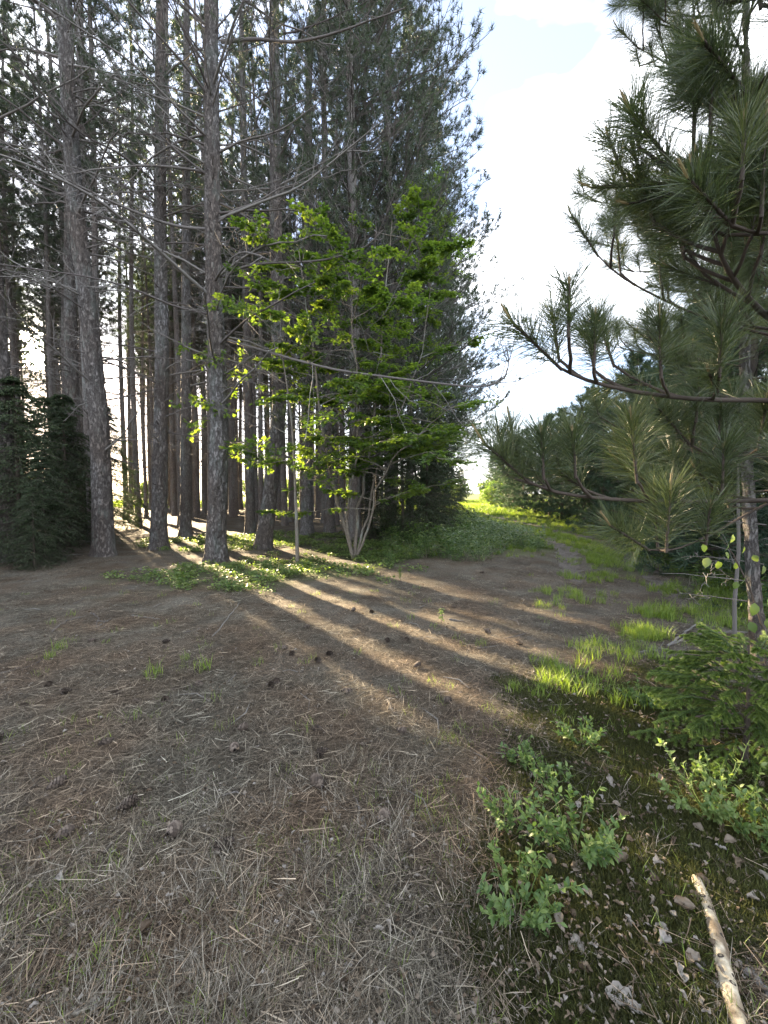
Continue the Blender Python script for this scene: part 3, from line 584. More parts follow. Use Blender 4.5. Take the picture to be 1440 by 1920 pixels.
# ================================================================== FIRS (dark understorey)
def fir_mesh(h, rad, whorls, per, z0=.15, tw=9, nl=.05, nw=.012, nn=14, taper=.5):
    wood, green = MB(), MB(); z = np.repeat(np.linspace(z0, h * .97, whorls), per) + U(-.06, .06, whorls * per); n = len(z); az = U(0, 6.28, n)
    Ln = np.clip(rad * (1 - z / h) ** taper, .12, None) * U(.4, 1.15, n); S = zero(z)
    D = nrm(np.stack([np.cos(az), np.sin(az), U(-.2, .2, n)], -1)); P = limb_poly(S, D, Ln, np.tile([0, 0, -.34], (n, 1)), 6, .04)
    tubes(wood, P, (.009 * np.linspace(1, .3, 6))[None].repeat(n, 0), 3)
    t = np.tile(np.linspace(.15, 1, tw), (n, 1)) + U(-.03, .03, (n, tw)); t = np.clip(t, 0, 1); B, dd = sample_poly(P, t)
    s = np.where(np.arange(tw) % 2 == 0, 1, -1)[None, :, None]; lat = nrm(np.cross(dd, [0, 0, 1.])) * s
    D2 = nrm(dd * .7 + lat * .8 + [0, 0, -.1]); D2[:, -1] = dd[:, -1]; L2 = (Ln[:, None] * .42 * (1.15 - t)).ravel() + .08
    B, D2 = B.reshape(-1, 3), D2.reshape(-1, 3); m = len(B); P2 = limb_poly(B, D2, L2, np.tile([0, 0, -.1], (m, 1)), 3, .02)
    tubes(wood, P2, np.full((m, 3), .003), 3)
    q, qd = sample_poly(P2, np.tile(np.linspace(0, 1, nn), (m, 1))); q = q.reshape(-1, 3); qd = qd.reshape(-1, 3)
    for sg in (1, -1):
        la = nrm(np.cross(qd, [0, 0, 1.]) + R.normal(size=qd.shape) * .25) * sg; d = nrm(qd * .8 + la)
        d = nrm(d + np.array([0, 0, -.25]) + R.normal(size=d.shape) * .3); q = q[::1]; blades(green, q, d, nl * U(.6, 1.2, len(q)), nw * U(.4, 1, len(q)), a=U(0, 1, len(q)), flat=np.array([0, 0, .6]) + R.normal(size=q.shape) * .7)
    tubes(wood, np.array([[[0, 0, -.1], [0, 0, h * .5], [0, 0, h]]]), np.array([[h * .012 + .012, h * .008 + .006, .004]]), 7)
    return wood, green
FV = []
for k in range(2):
    wo, gr = fir_mesh(5.2, 1.75, 26, 8, .2, 12, .07, .024, 13); FV.append((wo.mesh('fir_wood', M_branch), gr.mesh('fir_needles', M_fir, False)))
firs = [(-10.2, 12.3, .85, 1, 'shadowy fir between the mossy trunk and the thick leaning pine'), (-12.6, 13.4, 1.0, 0, 'tall shadowy fir seen left of the low sun'), (-7.75, 8.6, .76, 0, 'dark fir filling the left edge beneath the low sun'), (-9.4, 9.3, .74, 1, 'taller dark fir behind the mossy trunk at the left edge'), (-6.9, 8.2, .42, 0, 'low fir sapling spreading over the ground at the left edge'),
    (-8.3, 10.6, .78, 1, 'dark fir behind the thick leaning pine'), (.55, 11.8, .62, 0, 'dark fir right behind the multi stemmed maple'), (1.35, 12.8, .72, 1, 'dark fir with boughs to the ground at the stand edge'), 
    (1.9, 15.5, .85, 0, 'fir beyond the maple where the stand edge meets the shrubs'), (-.4, 13.2, .7, 1, 'shaded fir between the edge pine and the maple stems'), (3.0, 20.0, .85, 1, 'far fir closing the stand edge'), (-12.4, 11.5, 1.0, 0, 'tall unseen fir added beyond the left edge to shade the foreground'), (-6.6, 7.6, .3, 1, 'smallest fir sapling in front of the dark fir'), (-14.8, 14.5, 1.2, 1, 'fir deep at the left of the stand'), (-9.2, 6.8, .75, 1, 'broad unseen fir added at the far left to shade the clearing'),  # firs out of view on the left are added to darken the left foreground
    (-12.5, 8.6, 1.1, 0, 'bulky unseen fir added outside the clearing edge for its shade'), (-11.0, 16.1, .95, 0, 'hidden fir added to block the sun streak between the thick leaning pine and the upright pine'), (-7.2, 6.3, .5, 0, 'bushy unseen fir added left of the view to shade the clearing')]  # hidden fir behind the leaning pine is added to stop a streak of sun
for (x, y, s, k, lb) in firs:
    t = thing('fir_tree', lb, 'tree', (x, y, float(H(x, y))), U(0, 6.28), 'dark firs below the pines', s)
    c = link('trunk', FV[k][0], t); link('crown', FV[k][1], t, kind='stuff')

# ================================================================== MAPLES
def star_leaf():
    a = []
    for ang, r in [(-90, .1), (-35, .42), (10, .66), (35, .32), (60, .78), (90, 1.0), (120, .78), (145, .32), (170, .66), (215, .42)]:
        a.append((r * math.cos(math.radians(ang)) * .62, .35 + r * math.sin(math.radians(ang)) * .62, -.10 * r * abs(math.cos(math.radians(ang)))))
    V = np.array([(0, .35, 0.0)] + a); n = len(a); F = [(0, 1 + i, 1 + (i + 1) % n) for i in range(n)]; return V, np.array(F)
MLV, MLF = star_leaf()
def spray_leaves(green, P2, per, size, tv=None, tf=None, flat=.35):
    tv = MLV if tv is None else tv; tf = MLF if tf is None else tf
    n = len(P2); T, td = sample_poly(P2, U(.15, 1, (n, per))); T = T.reshape(-1, 3); td = td.reshape(-1, 3)
    d = nrm(td * .5 + np.stack([R.normal(size=len(T)), R.normal(size=len(T)), U(-.5, .1, len(T))], -1) * .8)
    roll = np.array([0, 0, 1.]) + R.normal(size=T.shape) * flat
    stamp(green, tv, tf, T + d * size * .5, frames(d, roll), size * U(.6, 1.15, len(T)), np.repeat(U(0, .8, n), per) + U(0, .25, len(T)))
M_maplebark = M_smooth
g = gp(665, 1046)
t = thing('maple_tree', 'multi stemmed young maple with sunlit bright green leaves in front of the stand', 'tree', g)
stems = [[(662, 1046), (640, 960), (618, 880), (600, 780), (585, 650), (560, 470)], [(665, 1046), (668, 970), (690, 870), (705, 760), (720, 600), (735, 415)], [(660, 1046), (650, 960), (668, 860), (672, 760), (660, 620), (650, 470)],
         [(668, 1046), (690, 960), (708, 880), (745, 780), (790, 680), (812, 500)], [(667, 1046), (690, 1000), (700, 930), (735, 860), (800, 800), (850, 760)]]
lp = []
green = MB()
for q, s in enumerate(stems):
    p = np.array([at(a, b, g[1] - .1 + .28 * (i if q % 2 else -i) * .6) for i, (a, b) in enumerate(s)]) - g
    tt = np.linspace(0, len(p) - 1, 18); P = np.stack([np.interp(tt, range(len(p)), p[:, k]) for k in range(3)], -1); P[2:-2] += R.normal(size=P[2:-2].shape) * .02
    mb = MB(); tubes(mb, P[None], ((.042 if q < 2 else .028) * np.linspace(1.1, .2, 18))[None], 9)
    n = 18; tb = np.sort(U(.33, 1, n))[None]; B, dd = sample_poly(P[None], tb); az = U(0, 6.28, n); B = B[0]
    D = nrm(np.stack([np.cos(az), np.sin(az) * .8, U(.05, .6, n)], -1)); Ln = U(1.1, 2.6, n) * (1.15 - .5 * tb[0]); BP = limb_poly(B, D, Ln, np.tile([0, 0, -.1], (n, 1)), 6, .03)
    tubes(mb, BP, (.012 * np.linspace(1, .35, 6))[None].repeat(n, 0), 5)
    t2 = U(.2, 1, (n, 9)); B2, d2 = sample_poly(BP, t2); B2 = B2.reshape(-1, 3); d2 = d2.reshape(-1, 3)
    D2 = nrm(d2 + nrm(np.cross(d2, [0, 0, 1.])) * np.where(R.rand(len(d2), 1) < .5, 1, -1) * .8 + [0, 0, .1]); P2 = limb_poly(B2, D2, U(.25, .65, len(B2)), np.tile([0, 0, -.15], (len(B2), 1)), 4, .03)
    tubes(mb, P2, (.004 * np.linspace(1, .5, 4))[None].repeat(len(B2), 0), 3)
    st = link('stem', mb.mesh('stem', M_maplebark), t); spray_leaves(green, P2, 54, .094)
link('leaves', green.mesh('leaves', M_maple, False), t, kind='stuff')
# second maple behind, higher crown
g = gp(790, 1002); t = thing('maple_tree', 'taller thin maple behind the multi stemmed one, its crown against the pines', 'tree', g); green = MB(); mb = MB()
p = np.array([at(a, b, g[1] - .3) for a, b in [(790, 1005), (775, 850), (765, 650), (790, 450), (800, 360)]]) - g; tt = np.linspace(0, 4, 18); P = np.stack([np.interp(tt, range(5), p[:, k]) for k in range(3)], -1)
tubes(mb, P[None], (.045 * np.linspace(1.1, .2, 18))[None], 8); n = 64; tb = np.sort(U(.22, 1, n))[None]; B, dd = sample_poly(P[None], tb); B = B[0]; az = U(0, 6.28, n)
D = nrm(np.stack([np.cos(az), np.sin(az), U(.0, .6, n)], -1)); Ln = U(.8, 1.9, n) * (1.1 - .6 * tb[0]); BP = limb_poly(B, D, Ln, np.tile([0, 0, -.1], (n, 1)), 6, .03); tubes(mb, BP, (.010 * np.linspace(1, .35, 6))[None].repeat(n, 0), 4)
t2 = U(.25, 1, (n, 8)); B2, d2 = sample_poly(BP, t2); B2 = B2.reshape(-1, 3); d2 = d2.reshape(-1, 3); P2 = limb_poly(B2, nrm(d2 + rdir(len(d2)) * .7), U(.25, .6, len(B2)), np.tile([0, 0, -.15], (len(B2), 1)), 4, .03)
tubes(mb, P2, np.full((len(B2), 4), .003), 3); spray_leaves(green, P2, 26, .095); link('stem', mb.mesh('stem', M_maplebark), t); link('leaves', green.mesh('leaves', M_maple, False), t, kind='stuff')
# thin sapling
g = gp(558, 1060); t = thing('maple_sapling', 'thin pale maple sapling with sparse lit leaves reaching across the nearest trunk', 'sapling', g)
mb = MB(); p = np.array([at(a, b, g[1]) for a, b in [(558, 1064), (556, 980), (553, 900), (548, 800), (535, 700), (520, 620)]]) - g
tt = np.linspace(0, 5, 14); P = np.stack([np.interp(tt, range(6), p[:, k]) for k in range(3)], -1); tubes(mb, P[None], (.036 * np.linspace(1.1, .2, 14))[None], 9); link('stem', mb.mesh('stem', M_maplebark), t)
arms = [[(553, 905), (585, 880), (620, 860)], [(552, 890), (520, 850), (480, 830)], [(549, 820), (470, 775), (390, 760), (340, 745)], [(547, 790), (600, 770), (660, 760)], [(538, 720), (450, 680), (360, 655), (335, 640)], [(530, 670), (560, 640), (600, 600)], [(535, 700), (480, 700), (430, 715), (370, 800)], [(525, 630), (480, 590), (440, 570)], [(550, 860), (500, 870), (430, 850)], [(552, 900), (600, 900), (575, 870)]]
mlm = None; lt = MB(); stamp(lt, MLV, MLF, np.zeros((1, 3)), np.eye(3)[None], np.array([1.0]), .5); mlm = lt.mesh('maple_leaf', M_maple, False)
leafcount = 0
for q, s in enumerate(arms):
    p = np.array([at(a, b, g[1] - .35 * i * (1 if q % 2 else -.6)) for i, (a, b) in enumerate(s)]) - g; tt = np.linspace(0, len(p) - 1, 9); P = np.stack([np.interp(tt, range(len(p)), p[:, k]) for k in range(3)], -1)[None]
    mb = MB(); tubes(mb, P, (.009 * np.linspace(1, .35, 9))[None], 5); t2 = U(.3, 1, (1, 9)); B2, d2 = sample_poly(P, t2); P2 = limb_poly(B2[0], nrm(d2[0] + rdir(9) * .8), U(.15, .45, 9), np.tile([0, 0, -.15], (9, 1)), 4, .03)
    tubes(mb, P2, np.full((9, 4), .003), 3); br = link('branch', mb.mesh('branch', M_maplebark), t)
    T, td = sample_poly(P2, U(.2, 1, (9, 13))); T = T.reshape(-1, 3); td = td.reshape(-1, 3); d = nrm(td * .5 + rdir(len(T)) * .8 - [0, 0, .2]); fr = frames(d, np.array([0, 0, 1.]) + R.normal(size=T.shape) * .4)
    green = MB(); stamp(green, MLV, MLF, T + d * .04, fr, .12 * U(.6, 1.15, len(T)), U(.1, 1, len(T))); link('leaves', green.mesh('leaves', M_maple, False), br, kind='stuff')

# ================================================================== RIGHT SIDE: young pine row, near pines
YV = []
for k in range(3):
    h = 5.6; wood, green = MB(), MB(); n = 120; z = .25 + (h - .4) * R.rand(n) ** 1.25; az = U(0, 6.28, n); Ln = np.clip(1.75 * (1 - z / h) ** .7, .2, None) * U(.7, 1.1, n)
    live_branches(wood, green, z, zero, az, Ln, U(.05, .5, n) - .75 * np.clip(1 - z / 1.6, 0, 1), 9, 22, .15, .015, .12, .014, 3, .25, 2, .34)
    tubes(wood, np.array([[[0, 0, -.1], [0.02, 0, h * .5], [0, 0, h]]]), np.array([[.07, .045, .01]]), 8)
    tuft(green, np.array([[0, 0, h], [0, 0, h - .15]]), np.array([[0, 0, 1.]] * 2), 40, .12, .008)
    YV.append((wood.mesh('young_pine_wood', M_branch), green.mesh('young_pine_needles', M_needle_row, False)))
yp = [(5.9, 6.6, 1.15), (6.6, 8.2, 1.05), (7.6, 9.6, 1.1), (8.2, 11.6, 1.05), (8.5, 13.8, 1.1), (8.7, 16.2, 1.0), (9.2, 18.6, 1.1), (9.4, 21.4, 1.05), (9.9, 24.2, 1.1), (10.3, 27.6, 1.1), (11.0, 32, 1.15), (11.8, 37, 1.2), (8.0, 7.0, 1.3), (10.2, 10.5, 1.3), (11.2, 14.5, 1.25), (12.3, 19.5, 1.3), (13.3, 25, 1.3), (7.2, 5.0, 1.2), (5.2, 4.6, .75), (14, 31, 1.3), (13.6, 43, 1.35), (15.0, 51, 1.4), (16.5, 60, 1.5), (11.4, 22.5, 1.3), (10.4, 17.0, 1.2), (9.3, 12.6, 1.25)]
YL = ['nearest young pine of the thicket row, right behind the slim dark trunk'] + [o_ + ' young pine of the row along the track, counted from the near end' for o_ in ('second', 'third', 'fourth', 'fifth', 'sixth', 'seventh', 'eighth', 'ninth', 'tenth', 'eleventh')] + ['last small looking young pine at the far end of the row']
for i, (x, y, s) in enumerate(yp):
    t = thing('young_pine', YL[i] if i < len(YL) else 'dense dark young pine in the rear of the thicket on the right', 'tree', (x, y, float(H(x, y))), U(0, 6.28), 'young pines lining the track on the right', s)
    c = link('trunk', YV[i % 3][0], t); link('crown', YV[i % 3][1], t, kind='stuff')

# needle shoots, shared
def shoot_mesh(n_pairs, ln, needle, core=.0045, candle=True, seed=0, w=.0016):
    core_mb, green = MB(), MB(); n = n_pairs * 2; z = ln * U(0, 1, n_pairs) ** .75; az = U(0, 6.28, n_pairs); el = np.radians(U(30, 88, n_pairs)) * (1.05 - .42 * (z / ln))
    d = np.stack([np.sin(el) * np.cos(az), np.sin(el) * np.sin(az), np.cos(el)], -1); d = np.repeat(d, 2, 0) + R.normal(size=(n, 3)) * .035; d = nrm(d); B = np.repeat(np.stack([0 * z, 0 * z, z], -1), 2, 0)
    strips(green, B, d, R.normal(size=(n, 3)) * .06 + [0, 0, -.02], needle * U(.75, 1.12, n), w, a=np.clip(.5 + R.normal(size=n) * .2, 0, 1))
    tubes(core_mb, np.array([[[0, 0, -.02], [0, 0, ln * .5], [0, 0, ln]]]), np.array([[core * 1.3, core * 1.15, core]]), 6)
    cm_ = None
    if candle:
        cm_ = MB(); L_ = candle; tubes(cm_, np.array([[[0, 0, ln], [0, 0, ln + L_ * .5], [0, 0, ln + L_ * .9], [0, 0, ln + L_]]]), np.array([[.004, .005, .004, .001]]), 6, a=U(.2, .9))
        k = 40; zz = ln + L_ * U(.1, 1, k); aa = U(0, 6.28, k); dd = nrm(np.stack([np.cos(aa), np.sin(aa), np.full(k, 1.6)], -1)); blades(cm_, np.stack([0 * zz, 0 * zz, zz], -1), dd, .016, .0022, a=U(.3, 1, k))
        cm_ = cm_.mesh('candle', M_candle)
    return green.mesh('needle_tuft', M_needle_near, False), core_mb.mesh('shoot', M_branch), cm_
SH = [shoot_mesh(190, .17, .155, candle=0), shoot_mesh(160, .13, .145, candle=0), shoot_mesh(220, .22, .16, candle=0), shoot_mesh(180, .15, .15, candle=0)]
def add_shoot(br, p, d, k, s=1.0, candle=True):
    r = qrot(d, U(0, 6.28)); o = link('needle_tuft', SH[k][0], br, p, r, s, kind='stuff')
    return r
def live_limb(tree, g, pts, r, shoots, side_len=(.1, .26), extra=None, tufts_back=True, up=.55, sscale=1.0):
    """a part branch > needle_tuft sub parts; the shoot wood and candles are joined into the branch mesh"""
    p = np.array([at(*q) for q in pts]) - g; return live_limb3(tree, p, r, shoots, side_len, up, sscale)
def live_limb3(tree, p, r, shoots, side_len=(.1, .26), up=.55, sscale=1.0, t0=.25):
    side_len = (side_len[0] * .75, side_len[1] * .75); up = up * .6
    tt = np.linspace(0, len(p) - 1, 14); P = np.stack([np.interp(tt, range(len(p)), p[:, k]) for k in range(3)], -1)
    k3 = np.array([.25, .5, .25]); P[1:-1] = np.stack([np.convolve(P[:, c], k3, 'valid') for c in range(3)], -1)
    wood = MB(); cand = MB(); tubes(wood, P[None], (r * np.linspace(1, .35, 14))[None], 8, a=.4)
    L_ = np.linalg.norm(np.diff(P, axis=0), axis=1).sum(); tu = []
    e = nrm(P[-1] - P[-2]); tu.append((P[-1], nrm(e + [0, 0, .35]), 2, 1.0))
    for q in range(shoots):
        t = t0 + (1 - t0) * (q + U(.1, .9)) / shoots; B, d = sample_poly(P[None], np.array([[t]])); B = B[0, 0]; d = d[0, 0]
        lat = nrm(np.cross(d, [0, 0, 1.])) * (1 if q % 2 else -1); dd = nrm(d * U(.5, .9) + lat * U(.3, .9) + np.array([0, 0, U(-.1, up)])); ll = U(*side_len) * (1.3 - t * .6) * (1.6 if r > .01 else 1)
        S = limb_poly(B[None], dd[None], np.array([ll]), np.array([[0, 0, .25]]), 5, .02); tubes(wood, S, (np.array([.0065, .006, .0055, .005, .0048]))[None], 6, a=.4)
        tu.append((S[0, -1], nrm(S[0, -1] - S[0, -2] + [0, 0, .12]), R.randint(4), 1.0))
        if ll > .18: m_ = S[0, 2]; tu.append((m_, nrm(dd + rdir(1)[0] * .6 + [0, 0, .3]), R.randint(4), .9))
    br = link('branch', None, tree)
    for (B, d, k, s) in tu:
        add_shoot(br, B, d, k, s * sscale * U(.9, 1.08))
        ln = [.17, .13, .22, .15][k] * s * sscale; tubes(wood, np.array([[B - d * .01, B + d * ln * .5, B + d * ln]]), np.array([[.0055, .005, .0045]]), 5, a=.3)
        cl = [.05, .03, .07, .02][k] * U(.6, 1.2); e2 = B + d * ln; dv = nrm(d + [0, 0, .5])
        tubes(cand, np.array([[e2, e2 + dv * cl * .5, e2 + dv * cl * .9, e2 + dv * cl]]), np.array([[.003, .0038, .003, .001]]), 6, a=U(.2, .9))
        n = 30; zz = U(.05, 1, n)[:, None]; aa = rdir(n); blades(cand, e2 + dv * cl * zz, nrm(aa * .7 + dv), .016, .0024, a=U(.2, 1, n))
    COL.objects.unlink(br); bpy.data.objects.remove(br) if False else None
    br.parent = tree; 
    brm = wood.mesh('branch', M_branch); nb = bpy.data.objects.new('branch', brm); COL.objects.link(nb); nb.parent = tree
    for c in [o for o in list(br.children)]: c.parent = nb
    link('candles', cand.mesh('candles', M_candle), nb, kind='stuff'); bpy.data.objects.remove(br); return nb

# near pine just right of the frame, its branches hang into the view
gN = np.array([2.25, 1.75, float(H(2.25, 1.75))])
tN = thing('pine_tree', 'near red pine whose long needled branches reach in from the right edge', 'tree', gN)
tm, ax = trunk_mesh('near_trunk', 7.5, .085, M_bark, 24, 140, .05, .006, flare=.3); link('trunk', tm, tN)
LB = [
 ([(1700, 800, 1.75), (1560, 762, 1.68), (1440, 748, 1.6), (1330, 752, 1.52), (1200, 738, 1.42), (1100, 715, 1.36), (1050, 690, 1.33)], .013, 9, (.08, 0.20)),
 ([(1700, 960, 1.75), (1560, 935, 1.7), (1440, 938, 1.66), (1300, 942, 1.6), (1150, 938, 1.52), (1040, 925, 1.48), (990, 903, 1.45)], .012, 10, (.08, 0.22)),
 ([(1700, 880, 1.75), (1560, 900, 1.7), (1440, 940, 1.66), (1340, 1000, 1.6), (1260, 1035, 1.55), (1215, 1030, 1.5)], .007, 5, (.06, 0.15)),
 ([(1700, 700, 1.75), (1560, 660, 1.68), (1440, 600, 1.55), (1390, 545, 1.45), (1360, 500, 1.38), (1345, 460, 1.34)], .015, 10, (.10, 0.25)),
 ([(1700, 560, 1.7), (1560, 480, 1.6), (1460, 420, 1.45), (1380, 390, 1.38), (1310, 350, 1.32), (1265, 315, 1.3)], .012, 12, (.09, 0.22)),
 ([(1700, 300, 1.7), (1560, 240, 1.5), (1480, 200, 1.35), (1430, 185, 1.25), (1395, 170, 1.2)], .011, 10, (.08, 0.20)),
 ([(1700, 100, 1.7), (1600, 40, 1.4), (1530, 0, 1.25), (1480, -20, 1.15), (1430, -25, 1.1)], .011, 10, (.08, 0.20)),
 ([(1700, 660, 1.8), (1600, 650, 1.9), (1500, 640, 2.0), (1400, 620, 2.0), (1300, 590, 2.0), (1240, 560, 2.0), (1160, 520, 1.98), (1120, 478, 1.98)], .009, 7, (.1, 0.25)),
 ([(1700, 860, 1.8), (1560, 860, 1.8), (1440, 850, 1.8), (1340, 860, 1.75), (1290, 830, 1.7)], .009, 9, (.1, 0.25)),
 ([(1700, 420, 1.7), (1600, 420, 1.5), (1500, 430, 1.35), (1420, 440, 1.28), (1370, 420, 1.22)], .010, 9, (.1, 0.25)),
]
for (pts, r, n, sl) in LB: live_limb(tN, gN, pts, r, n, sl)
for q in range(16):       # the rest of this tree, mostly outside the frame
    z = .9 + q * .38; az = U(-1.2, 1.4); D = np.array([math.cos(az), math.sin(az), .25]); L_ = U(.9, 1.4) * (1 - q * .03)
    live_limb3(tN, np.array([[0, 0, z], D * L_ * .5 + [0, 0, z], D * L_ + [0, 0, z + .1]]), .011, 4, (.1, .25))
# second near pine, trunk in view
g2 = gp(1425, 1240); t2_ = thing('pine_tree', 'young red pine with slim dark trunk standing at the right edge behind the spruce bush', 'tree', g2)
path = [(-.2, .02, 0)]
for a, b in [(1410, 1050), (1403, 930), (1398, 700), (1395, 500)]:
    p = at(a, b, g2[1]); path.append((p[2] - g2[2], p[0] - g2[0], 0))
path.append((6.4, path[-1][1] - .1, 0)); tm, ax2 = trunk_mesh('near_trunk', 6.4, .05, M_bark, 26, 220, 0, .007, path=path, flare=.35); link('trunk', tm, t2_)
for q in range(46):
    z = 1.45 + q * .102 + U(-.03, .03); az = U(2.0, 5.6) if q % 3 else U(0, 6.28); rise = U(0, .35); D = np.array([math.cos(az), math.sin(az), rise]); L_ = U(.8, 1.5) * (1 - .5 * (z - 1.5) / 5)
    S = np.array([np.interp(z, ax2[0], ax2[1]), 0, z])
    live_limb3(t2_, np.array([S, S + D * L_ * .5 + [0, 0, -.03], S + D * L_ + [0, 0, .06]]), .0095, 7, (.12, .34), .6, 1.05, .2)
for q in range(7):
    mb = MB(); z = .5 + q * .17; az = U(1.8, 5.8); S = np.array([[0, 0, z]]); P = limb_poly(S, nrm(np.array([[math.cos(az), math.sin(az), .1]])), np.array([U(.4, 1.0)]), np.array([[0, 0, -.1]]), 8, .02); branch_mesh(mb, P, .006, 5); link('branch', mb.mesh('branch', M_twig), t2_)
g3 = gp(1378, 1208); t3 = thing('dead_sapling', 'thin bare dead sapling stem left of the slim dark trunk', 'sapling', g3); mb = MB()
P = np.array([[0, 0, -.05], [-.02, 0, .4], [.0, 0, .9], [-.03, 0, 1.5], [-.05, 0, 2.1]]); tubes(mb, P[None], np.array([[.019, .017, .015, .011, .005]]), 9); branch_mesh(mb, P[None] + 0, .01, 9); link('trunk', mb.mesh('stem', M_twig), t3)

# ---------------------------------------------------------------- spruce bush
g4 = np.append(gp(1395, 1435)[:2], 0); g4[2] = H(g4[0], g4[1]); t4 = thing('spruce_bush', 'low bushy spruce with drooping bright green boughs at the right edge', 'bush', g4, 0, None, .86)
def bough(n_side, L_, droop):
    mb = MB(); P = np.array([[[0, 0, 0], [0, 0, L_ * .35], [0, 0, L_ * .7], [0, 0, L_]]]) + np.array([[[0, 0, 0], [-.06 * L_, 0, 0], [-.22 * L_, 0, 0], [-.45 * L_ * droop, 0, 0]]])
    tubes(mb, P, np.array([[.004, .0035, .003, .002]]), 4, a=.0)
    t = np.linspace(.25, .92, n_side)[None]; B, d = sample_poly(P, t); B, d = B[0], d[0]; s = np.where(np.arange(n_side) % 2, 1, -1)[:, None]
    D2 = nrm(d * .8 + np.array([0, 1., 0]) * s * .9 + np.array([-.3, 0, 0])); L2 = L_ * .42 * (1.25 - t[0]); P2 = limb_poly(B, D2, L2, np.tile([-.25, 0, 0], (n_side, 1)), 4, .01)
    allP = np.concatenate([P, P2]); tubes(mb, P2, np.full((n_side, 4), .0018), 4, a=.0)
    nn = 210; tt = U(.12, 1, (len(allP), nn)); Q, qd = sample_poly(allP, tt); Q, qd = Q.reshape(-1, 3), qd.reshape(-1, 3); d = nrm(qd * .9 + nrm(np.cross(qd, rdir(len(qd)))) * .8 + [.12, 0, 0])
    blades(mb, Q, d, .018 * U(.75, 1.15, len(Q)), .0036, a=np.clip(.25 + .6 * tt.ravel() + U(-.2, .2, len(Q)), 0, 1)); return mb.mesh('bough', M_spruce, False)
BO = [bough(5, .17, 1.0), bough(6, .20, .8), bough(4, .14, 1.2), bough(7, .24, .9)]
mb = MB(); tubes(mb, np.array([[[0, 0, -.03], [.01, 0, .3], [0, 0, .72]]]), np.array([[.018, .012, .004]]), 8); link('trunk', mb.mesh('stem', M_branch), t4)
for q in range(210):
    z = .06 + .62 * (q / 210) ** .9; az = q * 2.39996 + U(-.3, .3); rr = (.40 * (1 - (z / .82) ** 1.5)) * (U(.25, 1.0) if q % 3 else 1.0) * 1.0; el = .1 + .9 * (z / .75) ** 2.2
    D = np.array([math.cos(az) * math.cos(el), math.sin(az) * math.cos(el), math.sin(el)]); p = np.array([math.cos(az) * rr, math.sin(az) * rr, z + .02 + rr * .12])
    zax = Vector(tuple(D)); xax = Vector((0, 0, 1)) - zax * zax.z; 
    if xax.length < .1: xax = Vector((1, 0, 0))
    xax.normalize(); yax = zax.cross(xax); Mx = Matrix((xax, yax, zax)).transposed(); link('bough', BO[q % 4], t4, p, Mx.to_euler(), U(.75, 1.05))
wood = MB(); n = 34; z = U(.08, .62, n); az = U(0, 6.28, n); tubes(wood, limb_poly(zero(z), nrm(np.stack([np.cos(az), np.sin(az), np.full(n, .15)], -1)), U(.25, .45, n), np.zeros((n, 3)), 4, .02), np.full((n, 4), .0035), 4); link('limbs', wood.mesh('limbs', M_branch), t4, kind='stuff')

# ================================================================== blueberry shrubs (leaves are parts)
def oval_leaf(L_=1.0, W_=.5, curl=.12, rows=4):
    V = []; F = []
    for i in range(rows + 1):
        t = i / rows; w_ = W_ * .5 * math.sin(math.pi * min(1, t ** .8)) ** .8; z = curl * (t - t * t) * 2 - curl * t * t * 1.2
        V += [(-w_, t * L_, z + .12 * w_), (0, t * L_, z - .05 * w_), (w_, t * L_, z + .12 * w_)]
    for i in range(rows):
        for j in range(2):
            a = i * 3 + j; F += [(a, a + 1, a + 4), (a, a + 4, a + 3)]
    return np.array(V, float), np.array(F)
OLV, OLF = oval_leaf()
def leaf_mesh(mat, a): mb = MB(); mb.add(OLV, T=OLF, a=a); return mb.mesh('leaf', mat)
BL = [leaf_mesh(M_blue, a) for a in (.15, .4, .65, .95)]; BL2 = [leaf_mesh(M_bush, a) for a in (.5, .8, 1.0)]
def mat3(d, roll):
    d = Vector(tuple(d)).normalized(); z = Vector(tuple(roll)); x = d.cross(z).normalized(); z = x.cross(d); return Matrix((x, d, z)).transposed().to_euler()
def shrub(px, py, hgt, wid, nst, nlf, lab, lsize=.028, lm=BL, name='blueberry_shrub', cat='shrub'):
    hgt *= 1.2; wid *= 1.25; lsize *= .8; nlf = int(nlf * 3.0); nst = int(nst * 1.7)
    g = gp(px, py); t = thing(name, lab, cat, g, 0, None); mb = MB(); az = U(0, 6.28, nst); D = nrm(np.stack([np.cos(az) * wid / hgt, np.sin(az) * wid / hgt, np.ones(nst)], -1) * [[1, 1, 1]]); D = nrm(D + R.normal(size=D.shape) * .15)
    P = limb_poly(np.zeros((nst, 3)), D, U(.6, 1.05, nst) * hgt * 1.1, R.normal(size=(nst, 3)) * .12, 7, .02); tubes(mb, P, (.0022 * np.linspace(1, .5, 7))[None].repeat(nst, 0), 5, a=.7)
    tw = limb_poly(*[x.reshape(-1, 3) for x in sample_poly(P, U(.35, .9, (nst, 3)))], U(.04, .09, nst * 3) * hgt / .2, np.tile([0, 0, .3], (nst * 3, 1)) + rdir(nst * 3) * .5, 7, .02)
    tubes(mb, tw, np.full((nst * 3, 7), .0013), 4, a=.9); link('stems', mb.mesh('stems', M_blue), t, kind='stuff')
    allP = np.concatenate([P, tw]); per = max(1, nlf // len(allP)); B, d = sample_poly(allP, U(.25, 1.0, (len(allP), per))); B, d = B.reshape(-1, 3), d.reshape(-1, 3)
    for b, dd in zip(B, d):
        lat = nrm(np.cross(dd, rdir(1)[0])); dl = nrm(lat * .9 + dd * .5 + [0, 0, .1]); link('leaf', lm[R.randint(len(lm))], t, b, mat3(dl, np.array([0, 0, 1.]) + R.normal(size=3) * .3), lsize * U(.6, 1.2))
    return t
